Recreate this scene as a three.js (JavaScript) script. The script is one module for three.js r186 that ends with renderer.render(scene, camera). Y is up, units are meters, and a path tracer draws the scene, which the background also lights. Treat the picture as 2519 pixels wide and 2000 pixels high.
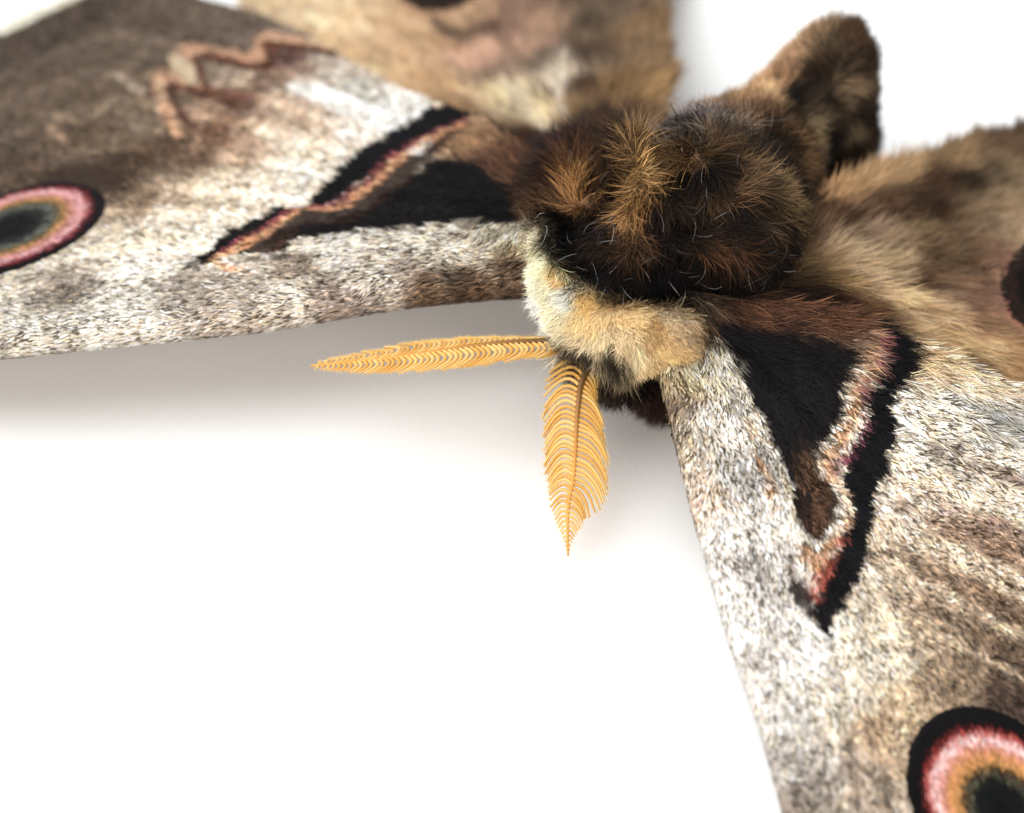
import * as THREE from 'three';
import { mergeGeometries } from 'three/addons/utils/BufferGeometryUtils.js';

// ------------------------------------------------------------------ camera, light, exposure
// The moth is modelled in millimetres; its group is scaled to metres.
const MM = 0.001;
const CAM = { at: [0, 134.4, 106.06], to: [0, 8, 0], fov: 17.240, focus: 165.16 };
const scene = new THREE.Scene();
scene.background = new THREE.Color(0.50, 0.475, 0.44);            // the dim room round the table
scene.environment = null;
const camera = new THREE.PerspectiveCamera(CAM.fov, 1024 / 813, 0.01, 5);
camera.position.set(...CAM.at).multiplyScalar(MM);
camera.lookAt(new THREE.Vector3(...CAM.to).multiplyScalar(MM));
camera.focus = CAM.focus * MM;
camera.userData.fStop = 20;
scene.add(camera);
const renderer = new THREE.WebGLRenderer({ antialias: true });
renderer.setSize(1024, 813);
renderer.toneMapping = THREE.LinearToneMapping;
renderer.toneMappingExposure = 1.06;
renderer.shadowMap.enabled = true;
// a broad cool light above and a little behind the table, and a weaker warm one low in front of it
for (const [w, h, at, power, color] of [
  [0.34, 0.40, [-0.12, 0.29, -0.06], 3.6, [0.94, 0.975, 1]],
  [0.30, 0.20, [-0.14, 0.24, 0.34], 7.0, [1, 0.91, 0.83]],
]) {
  const lamp = new THREE.RectAreaLight(new THREE.Color(...color), power, w, h);
  lamp.position.set(...at); lamp.lookAt(0, 0, 0); scene.add(lamp);
}

// ------------------------------------------------------------------ the moth in numbers (millimetres)
const BODY = [{ a: [5.27, 10.3, -15.32], b: [13.48, 10.5, -11.13], ra: 3.6, rb: 4.0, k: 2.5 },
  { a: [7.08, 10.8, -9.2], b: [10.93, 11.5, -12.67], ra: 4.0, rb: 5.0, k: 2.5 },
  { a: [10.93, 11.5, -12.67], b: [14.98, 10, -18.64], ra: 5.0, rb: 3.9, k: 2.0 },
  { a: [14.98, 10, -18.64], b: [18.15, 9, -23.23], ra: 3.9, rb: 2.7, k: 2.0 },
  { a: [18.15, 9, -23.23], b: [20.89, 11, -26.16], ra: 2.7, rb: 2.5, k: 1.5 },
  { a: [20.89, 11, -26.16], b: [21.67, 12.5, -26.53], ra: 2.5, rb: 2.2, k: 1.0 },
  { a: [21.09, 9, -26.44], b: [21.95, 6.5, -25.11], ra: 2.9, rb: 2.5, k: 1.5 },
  { a: [18.76, 8.5, -24.65], b: [21.09, 9, -26.44], ra: 2.8, rb: 2.8, k: 1.5 },
  { a: [21.95, 6.5, -25.11], b: [21.22, 5.5, -24.07], ra: 2.5, rb: 1.6, k: 1.0 },
  { a: [2.63, 12.2, -10.54], b: [2.96, 11.4, -7.35], ra: 1.2, rb: 1.6, k: 1.0 },
  { a: [2.96, 11.4, -7.35], b: [4.68, 10.7, -4.95], ra: 1.6, rb: 1.7, k: 1.0 },
  { a: [4.62, 10.6, -4.77], b: [7.36, 10.8, -3.22], ra: 2.0, rb: 1.9, k: 1.0 },
  { a: [7.35, 10.8, -3.02], b: [10.22, 11.6, -2.7], ra: 2.0, rb: 1.6, k: 1.0 },
  { a: [3.66, 7.5, -5.93], b: [6.65, 6.5, -4.62], ra: 1.4, rb: 1.7, k: 1.0 },
  { a: [6.65, 6.5, -4.62], b: [8.99, 4.5, -5.15], ra: 1.7, rb: 1.5, k: 1.0 },
  { a: [8.99, 4.5, -5.15], b: [9.68, 2.8, -5.4], ra: 1.5, rb: 1.2, k: 0.8 }];
const FUR_POINTS = [['thorax', 3.46, 13.26, -8.06, '#0b090c', -0.52, 0.04, 0.85, 1.3, 0.35],
  ['thorax', 5.12, 13.62, -7.14, '#0b090c', -0.37, -0.7, 0.61, 1.3, 0.3],
  ['thorax', 6.36, 13.95, -6.83, '#0b090c', -0.2, -0.62, 0.76, 1.3, 0.3],
  ['thorax', 9.72, 13.46, -6.95, '#0b090c', 0.02, -0.85, 0.52, 1.3, 0.3],
  ['thorax', 10.99, 13.33, -7.08, '#0b090c', 0.12, -0.9, 0.42, 1.3, 0.3],
  ['thorax', 12.96, 12.49, -7.06, '#0b090c', 0.29, -0.93, 0.24, 1.4, 0.3],
  ['thorax', 14.01, 12.09, -7.19, '#0b090c', 0.38, -0.92, 0.15, 1.4, 0.3],
  ['thorax', 3.89, 13.36, -8.89, '#0b090c', -0.65, -0.42, 0.64, 1.2, 0.3],
  ['thorax', 14.85, 12.46, -7.66, '#0b090c', 0.48, -0.87, 0.13, 1.4, 0.3],
  ['thorax', 8.87, 14.43, -7.64, '#120d0b', 0, -0.67, 0.74, 1.8, 0.3],
  ['thorax', 5.87, 14.39, -7.91, '#17100d', -0.31, -0.41, 0.86, 1.6, 0.3],
  ['thorax', 10.37, 14.39, -7.68, '#120e0e', 0.11, -0.78, 0.62, 1.8, 0.3],
  ['thorax', 5.53, 13.92, -7.21, '#0b090c', -0.37, -0.62, 0.69, 1.4, 0.3],
  ['thorax', 5.2, 13.22, -6.61, '#0b090c', -0.35, -0.78, 0.51, 1.2, 0.3],
  ['thorax', 7.62, 12.86, -5.8, '#0b090c', -0.18, -0.83, 0.53, 1.2, 0.3],
  ['thorax', 10.2, 11.61, -6.38, '#0b090c', 0.08, -0.99, 0.12, 1.2, 0.3],
  ['thorax', 12.75, 11.64, -6.81, '#0b090c', 0.23, -0.97, 0.11, 1.3, 0.3],
  ['thorax', 14.89, 11.61, -7.41, '#0b090c', 0.44, -0.9, -0, 1.5, 0.3],
  ['thorax', 2.47, 13.31, -9.87, '#0b090c', -0.73, -0.21, 0.65, 1.3, 0.35],
  ['thorax', 2.35, 13.24, -11.11, '#0b090c', -0.65, 0.22, 0.72, 1.3, 0.35],
  ['thorax', 3.05, 13.23, -9.01, '#0b090c', -0.66, -0.01, 0.75, 1.3, 0.3],
  ['thorax', 16.23, 11.52, -8.3, '#0b090c', 0.55, -0.77, -0.32, 1.6, 0.3],
  ['thorax', 4.29, 13.29, -7.57, '#0b090c', -0.4, -0.47, 0.79, 1.3, 0.3],
  ['thorax', 6.52, 13.65, -6.43, '#0b090c', -0.19, -0.7, 0.68, 1.3, 0.3],
  ['thorax', 9.14, 13.06, -6.53, '#0b090c', 0.02, -0.86, 0.52, 1.3, 0.3],
  ['thorax', 11.43, 12.69, -6.87, '#0d0c10', 0.12, -0.94, 0.3, 1.3, 0.3],
  ['thorax', 6.2, 12.76, -5.78, '#0b090c', -0.28, -0.73, 0.62, 1, 0.3],
  ['thorax', 8.91, 11.88, -5.79, '#0b090c', 0.03, -0.96, 0.29, 1, 0.3],
  ['thorax', 11.93, 11.07, -6.65, '#0b090c', 0.12, -0.99, 0, 1, 0.3],
  ['thorax', 14.05, 11.26, -7.04, '#0b090c', 0.26, -0.96, 0.03, 1.1, 0.3],
  ['thorax', 7.61, 14.38, -7.46, '#4a2e1e', -0.2, -0.43, 0.88, 2.4, 0.35],
  ['thorax', 8.45, 14.7, -7.97, '#4a2c1c', -0.1, -0.59, 0.8, 2.4, 0.35],
  ['thorax', 6.77, 14.23, -7.15, '#2c1b12', -0.29, -0.51, 0.81, 2.4, 0.35],
  ['thorax', 11.98, 13.92, -7.55, '#8a5a38', 0.96, -0.29, 0.02, 2.2, 0.4],
  ['thorax', 13.09, 13.51, -7.54, '#4c3020', 0.83, -0.55, 0.09, 2.6, 0.3],
  ['thorax', 11.39, 14.17, -7.61, '#b0804f', 0.96, 0.16, -0.23, 2.2, 0.5],
  ['thorax', 4.21, 13.25, -13.01, '#c08a4c', -0.09, 0.25, -0.96, 2.2, 0.55],
  ['thorax', 3.54, 12.63, -12.9, '#6a4a30', -0.7, -0.29, -0.66, 2.2, 0.45],
  ['thorax', 4.79, 13.65, -12.38, '#7a5634', 0.68, 0.66, 0.32, 2.2, 0.45],
  ['thorax', 3.97, 13.47, -14.11, '#7a4a28', -0.08, 0.25, -0.97, 2.2, 0.45],
  ['thorax', 4.12, 12.93, -12.25, '#8a6238', -0.31, -0.54, 0.78, 1.8, 0.4],
  ['thorax', 7.38, 15.03, -8.92, '#c08c54', -0.01, -0.38, 0.93, 2, 0.35],
  ['thorax', 7.07, 15.29, -10.06, '#8f6a3a', -0.02, -0.26, 0.97, 2, 0.35],
  ['thorax', 8.06, 15.8, -10.27, '#7a5226', 0.07, -0.3, 0.95, 2, 0.35],
  ['thorax', 8.46, 15.63, -9.5, '#7a4e2a', 0.08, -0.42, 0.9, 2, 0.35],
  ['thorax', 9.33, 16.63, -11.57, '#cfa068', -0.85, -0.33, 0.42, 2.2, 0.35],
  ['thorax', 8.58, 16.29, -11.2, '#b58a50', -0.54, -0.39, 0.74, 2.2, 0.35],
  ['thorax', 10.6, 16.99, -12.27, '#b07a40', -0.72, -0.09, 0.69, 2.4, 0.35],
  ['thorax', 11.85, 16.9, -11.89, '#6a4a30', 0.93, -0.19, 0.31, 2.2, 0.35],
  ['thorax', 6.06, 14.81, -12.9, '#4a3020', 0.52, 0.38, -0.77, 2.2, 0.4],
  ['thorax', 6.91, 15.35, -13.8, '#1e1614', 0.22, -0.06, -0.97, 2.4, 0.4],
  ['thorax', 2.72, 12.43, -16.74, '#2c2220', -0.01, -0.56, -0.83, 2.4, 0.45],
  ['thorax', 2.27, 12.29, -15.65, '#2a2226', -0.26, -0.53, -0.81, 2.4, 0.45],
  ['thorax', 3.81, 13.61, -15.44, '#2a2224', -0.05, -0.06, -1, 2.6, 0.45],
  ['thorax', 5.26, 14.06, -14.74, '#5c3a22', 0.09, -0.05, -0.99, 2.4, 0.45],
  ['thorax', 1.84, 11.28, -14.7, '#2a1f1e', -0.31, -0.66, -0.69, 2.2, 0.4],
  ['thorax', 5.6, 14.43, -11.14, '#2a1c14', 0.19, 0.17, 0.97, 2, 0.3],
  ['thorax', 6.44, 15.14, -11.63, '#3a281a', 0.8, 0.6, 0.02, 2, 0.3],
  ['thorax', 6.14, 14.71, -9.22, '#5a5258', -0.1, -0.06, 0.99, 1.6, 0.35],
  ['thorax', 5.22, 14.35, -8.99, '#4a341f', -0.26, -0.19, 0.95, 2, 0.3],
  ['thorax', 3.07, 13.3, -10.82, '#15100f', -0.49, 0.35, 0.8, 1.8, 0.3],
  ['thorax', 4.32, 13.69, -9.51, '#1c1411', -0.42, -0.31, 0.85, 1.8, 0.3],
  ['thorax', 10.13, 16.35, -10.2, '#2c1e14', -0.37, -0.43, 0.83, 2.2, 0.3],
  ['thorax', 9.73, 16.54, -10.83, '#241a14', -0.54, -0.37, 0.76, 2.2, 0.3],
  ['thorax', 11.82, 16.7, -11.02, '#1a1412', 0.3, -0.32, 0.9, 2, 0.3],
  ['thorax', 13.09, 16.29, -10.73, '#6a5038', 0.94, -0.33, -0.04, 2.2, 0.35],
  ['thorax', 11.8, 16.11, -9.73, '#5c4228', 0.3, -0.52, 0.8, 2, 0.3],
  ['thorax', 14.87, 15.49, -11.52, '#6e563a', 0.76, -0.55, -0.35, 2.2, 0.35],
  ['thorax', 15.88, 14.59, -11.81, '#8a7048', 0.64, -0.65, -0.4, 1.8, 0.4],
  ['thorax', 13.93, 15.59, -10, '#74502c', 0.89, -0.46, -0.05, 2.2, 0.3],
  ['thorax', 11.12, 15.71, -9.08, '#15161a', -0.1, -0.6, 0.8, 2.2, 0.3],
  ['thorax', 13.06, 15.36, -9.06, '#2c201a', 0.76, -0.55, 0.36, 2.2, 0.3],
  ['thorax', 9.29, 15.49, -8.94, '#3a2c20', -0.1, -0.57, 0.82, 2.2, 0.3],
  ['thorax', 10.54, 15.01, -8.25, '#2c1e16', 0.01, -0.71, 0.71, 2.2, 0.3],
  ['thorax', 12.64, 14.85, -8.39, '#3a2a1e', 0.65, -0.64, 0.41, 2.2, 0.3],
  ['thorax', 14.36, 14.46, -8.77, '#3c2a1c', 0.83, -0.56, 0.01, 2.2, 0.3],
  ['thorax', 14.8, 14.84, -9.68, '#6a5440', 0.84, -0.44, -0.31, 2, 0.35],
  ['thorax', 14.37, 13.83, -8.21, '#15110f', 0.79, -0.61, 0.06, 2.2, 0.3],
  ['thorax', 16.17, 13.6, -9.83, '#4a3424', 0.67, -0.62, -0.41, 2.2, 0.35],
  ['thorax', 9.71, 14.09, -7.39, '#1a1414', 0.01, -0.78, 0.62, 2.2, 0.3],
  ['thorax', 8.87, 13.85, -7.05, '#241610', -0.09, -0.73, 0.68, 2.2, 0.3],
  ['thorax', 14.42, 12.43, -7.46, '#1e1613', 0.74, -0.67, -0.04, 2.4, 0.3],
  ['thorax', 8.23, 15.66, -15.31, '#5c4630', -0.36, 0.31, 0.88, 2.2, 0.4],
  ['thorax', 9.85, 16.68, -14.26, '#8a7258', -0.46, 0.17, 0.87, 1.8, 0.4],
  ['thorax', 11.15, 16.6, -14.71, '#7d6a58', -0.31, 0.37, 0.88, 1.6, 0.4],
  ['thorax', 9.17, 15.05, -17.04, '#4f4440', -0.96, -0.14, 0.26, 1.6, 0.45],
  ['thorax', 11.35, 14.88, -17.45, '#948a88', -0.97, 0.06, 0.23, 1.4, 0.45],
  ['thorax', 12.98, 15.57, -16.26, '#6e6258', 0.12, -0.48, -0.87, 1.6, 0.45],
  ['thorax', 12.81, 16.55, -13.79, '#8a6a48', 0.35, -0.32, -0.88, 1.8, 0.4],
  ['thorax', 14.78, 14.81, -16.79, '#6a5038', 0.35, -0.25, -0.9, 1.8, 0.4],
  ['thorax', 15.88, 14.3, -15.71, '#26221f', 0.47, -0.34, -0.81, 1.8, 0.4],
  ['thorax', 16.49, 13.72, -15.2, '#2c282a', 0.53, -0.47, -0.71, 1.8, 0.4],
  ['thorax', 17.45, 12.4, -15.18, '#231e20', 0.56, -0.63, -0.55, 1.8, 0.4],
  ['thorax', 18.02, 10.76, -15.21, '#2c2524', 0.41, -0.7, -0.59, 2, 0.4],
  ['thorax', 17.5, 13.28, -16.87, '#6a4e34', 0.52, -0.18, -0.83, 1.8, 0.4],
  ['thorax', 18.47, 12.12, -17.05, '#8a6844', 0.52, -0.46, -0.72, 1.8, 0.4],
  ['thorax', 12.32, 16.85, -12.77, '#7a5c3e', 0.79, -0.21, -0.57, 2, 0.4],
  ['thorax', 13.58, 16.38, -12.17, '#4a3828', 0.85, -0.44, -0.3, 2, 0.35],
  ['thorax', 10.21, 16.97, -12.88, '#a87c4a', -0.68, -0.06, 0.73, 2, 0.4],
  ['thorax', 18.89, 10.02, -16.68, '#4a3426', 0.3, -0.7, -0.65, 2, 0.4],
  ['collar', 1.51, 12.54, -9.86, '#e4cda2', -0.39, -0.88, -0.27, 1.6, 0.4],
  ['collar', 1.72, 12.81, -7.59, '#f2dba8', -0.65, -0.59, 0.48, 1.5, 0.4],
  ['collar', 1.13, 11.64, -7.06, '#f0dfb4', -0.18, -0.86, -0.47, 1.6, 0.5],
  ['collar', 2.8, 12.78, -6.01, '#e2b46a', -0.53, -0.57, 0.63, 1.4, 0.4],
  ['collar', 2.08, 12.06, -5.78, '#f4e2ba', -0.56, -0.83, 0.01, 1.6, 0.5],
  ['collar', 3.16, 12.39, -4.98, '#fff4d2', -0.53, -0.58, 0.62, 1.6, 0.4],
  ['collar', 4.6, 12.66, -4.15, '#efbc64', -0.21, -0.29, 0.93, 1.4, 0.4],
  ['collar', 4.02, 12.27, -3.62, '#f1ca84', -0.4, -0.64, 0.66, 1.8, 0.5],
  ['collar', 2.8, 11.33, -3.97, '#efdaae', -0.43, -0.88, -0.19, 2, 0.6],
  ['collar', 1.5, 10.4, -5.79, '#f0e8d8', -0.28, -0.49, -0.83, 3.2, 0.7],
  ['collar', 5.31, 12.52, -3.4, '#eac380', -0.1, -0.36, 0.93, 1.8, 0.5],
  ['collar', 6.74, 12.91, -2.76, '#d2ac70', -0.02, -0.19, 0.98, 1.6, 0.4],
  ['collar', 6.72, 12.55, -1.92, '#c9ad80', 0.19, -0.51, 0.84, 1.6, 0.5],
  ['collar', 5.66, 11.89, -2.02, '#eccf9a', -0.18, -0.83, 0.53, 2, 0.55],
  ['collar', 8.17, 12.97, -2.5, '#d5b174', 0.17, -0.23, 0.96, 1.6, 0.4],
  ['collar', 8.88, 12.87, -2.11, '#c39858', 0.29, -0.37, 0.89, 1.6, 0.4],
  ['collar', 9.62, 13.13, -2.85, '#c3aa80', 0.35, 0.1, 0.93, 1.4, 0.4],
  ['collar', 9.95, 13.1, -2.19, '#b89a70', 0.39, -0.23, 0.89, 1.4, 0.4],
  ['collar', 8.52, 12.14, -1.32, '#bc9358', 0.32, -0.8, 0.51, 1.6, 0.4],
  ['collar', 7.66, 12.13, -1.33, '#d9bd8c', 0.2, -0.79, 0.57, 1.6, 0.5],
  ['collar', 7.82, 11.41, -0.99, '#e4c48e', 0.47, -0.86, 0.19, 2, 0.5],
  ['collar', 6.73, 11.87, -1.27, '#e2c494', 0.11, -0.84, 0.53, 2.2, 0.55],
  ['collar', 9.11, 11.79, -1.14, '#c8a468', 0.41, -0.87, 0.27, 1.6, 0.45],
  ['collar', 4.18, 10.81, -2.68, '#e4cc9e', -0.25, -0.97, -0.03, 2.2, 0.55],
  ['head', 6.03, 11.03, -1.33, '#1a1210', 0.1, -0.98, 0.19, 1.6, 0.4],
  ['head', 8.05, 6.88, -3.26, '#0d0a0a', 0.19, -0.96, 0.21, 1.6, 0.4],
  ['head', 8.71, 5.52, -3.45, '#3a241c', 0.03, -0.98, 0.19, 1.4, 0.5],
  ['head', 7.53, 6.55, -2.87, '#3f2b22', -0.4, -0.89, 0.24, 1.4, 0.5],
  ['head', 9.13, 4.5, -3.43, '#452e25', -0.14, -0.99, -0.04, 1.4, 0.5],
  ['head', 3.9, 10.16, -2.86, '#3a2c26', -0.1, -0.95, -0.29, 1.4, 0.4],
  ['head', 4.62, 10.37, -2.49, '#241a16', 0.02, -0.99, -0.16, 1.4, 0.4],
  ['abdomen', 20.48, 14.35, -26.82, '#8a6a44', 0.03, -0.14, -0.99, 1.6, 0.4],
  ['abdomen', 19.74, 13.75, -26.67, '#a07c52', -0.11, -0.26, -0.96, 1.6, 0.4],
  ['abdomen', 21.54, 14.35, -25.32, '#55412d', 0.11, 0.55, -0.83, 1.6, 0.4],
  ['abdomen', 22.63, 14.48, -26.33, '#5a3a1c', 0.27, -0.03, -0.96, 1.6, 0.4],
  ['abdomen', 23.18, 13.84, -25.64, '#3f2c1c', 0.54, -0.05, -0.84, 1.4, 0.4],
  ['abdomen', 19.1, 13.09, -25.77, '#a88054', -0.28, -0.11, -0.95, 1.6, 0.4],
  ['abdomen', 22.35, 13.55, -24.69, '#4c3a28', 0.38, 0.69, -0.61, 1.4, 0.35],
  ['abdomen', 20.02, 12.83, -24.11, '#3c2a1c', 0.11, 0.61, -0.78, 1.6, 0.35],
  ['abdomen', 18.83, 12.34, -23.27, '#2a1f18', 0.25, 0.2, -0.95, 1.6, 0.35],
  ['abdomen', 18.14, 12.35, -24.62, '#9a6e40', -0.07, -0.06, -1, 1.6, 0.45],
  ['abdomen', 17.11, 11.99, -24.09, '#c4935a', -0.07, -0.28, -0.96, 1.6, 0.45],
  ['abdomen', 16.45, 13.31, -21.34, '#96703f', 0.14, -0.51, -0.85, 1.8, 0.4],
  ['abdomen', 17.95, 13.01, -20.21, '#1c1410', 0.41, -0.51, -0.75, 1.6, 0.35],
  ['abdomen', 20, 11.93, -22.79, '#5c482e', 0.9, -0.07, -0.43, 1.4, 0.35],
  ['abdomen', 20.42, 11.05, -22.03, '#7a6240', 0.78, -0.49, -0.38, 1.4, 0.35],
  ['abdomen', 19.52, 11.22, -20.62, '#86724c', 0.56, -0.7, -0.43, 1.4, 0.35],
  ['abdomen', 22.03, 12.03, -23.82, '#7d6444', 0.91, -0.19, -0.38, 1.4, 0.35],
  ['abdomen', 23.16, 10.3, -23.93, '#3a2a1c', 0.67, -0.56, -0.49, 1.3, 0.35],
  ['abdomen', 22.66, 9.09, -23.26, '#6e5a3c', 0.66, -0.7, -0.26, 1.3, 0.35],
  ['abdomen', 21.34, 9.72, -22.27, '#2c2018', 0.54, -0.74, -0.4, 1.4, 0.35],
  ['abdomen', 23.78, 9.14, -24.35, '#3c2c1c', 0.54, -0.65, -0.54, 1.2, 0.4],
  ['abdomen', 21.6, 7, -22.46, '#30261c', 0.4, -0.92, -0.05, 1.3, 0.4],
  ['abdomen', 22.6, 7.77, -22.8, '#3c2e20', 0.6, -0.8, 0.05, 1.3, 0.4],
  ['abdomen', 20.13, 9.46, -20.53, '#8a7250', 0.27, -0.89, -0.38, 1.3, 0.35],
  ['abdomen', 21.07, 11.76, -23.2, '#33261b', 0.91, -0.05, -0.41, 1.4, 0.35],
  ['abdomen', 16.07, 14.31, -18.64, '#6a482a', 0.29, -0.18, -0.94, 1.8, 0.4],
  ['abdomen', 14.93, 14.47, -19.02, '#8a6440', 0.13, -0.22, -0.97, 1.8, 0.4]];
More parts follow.
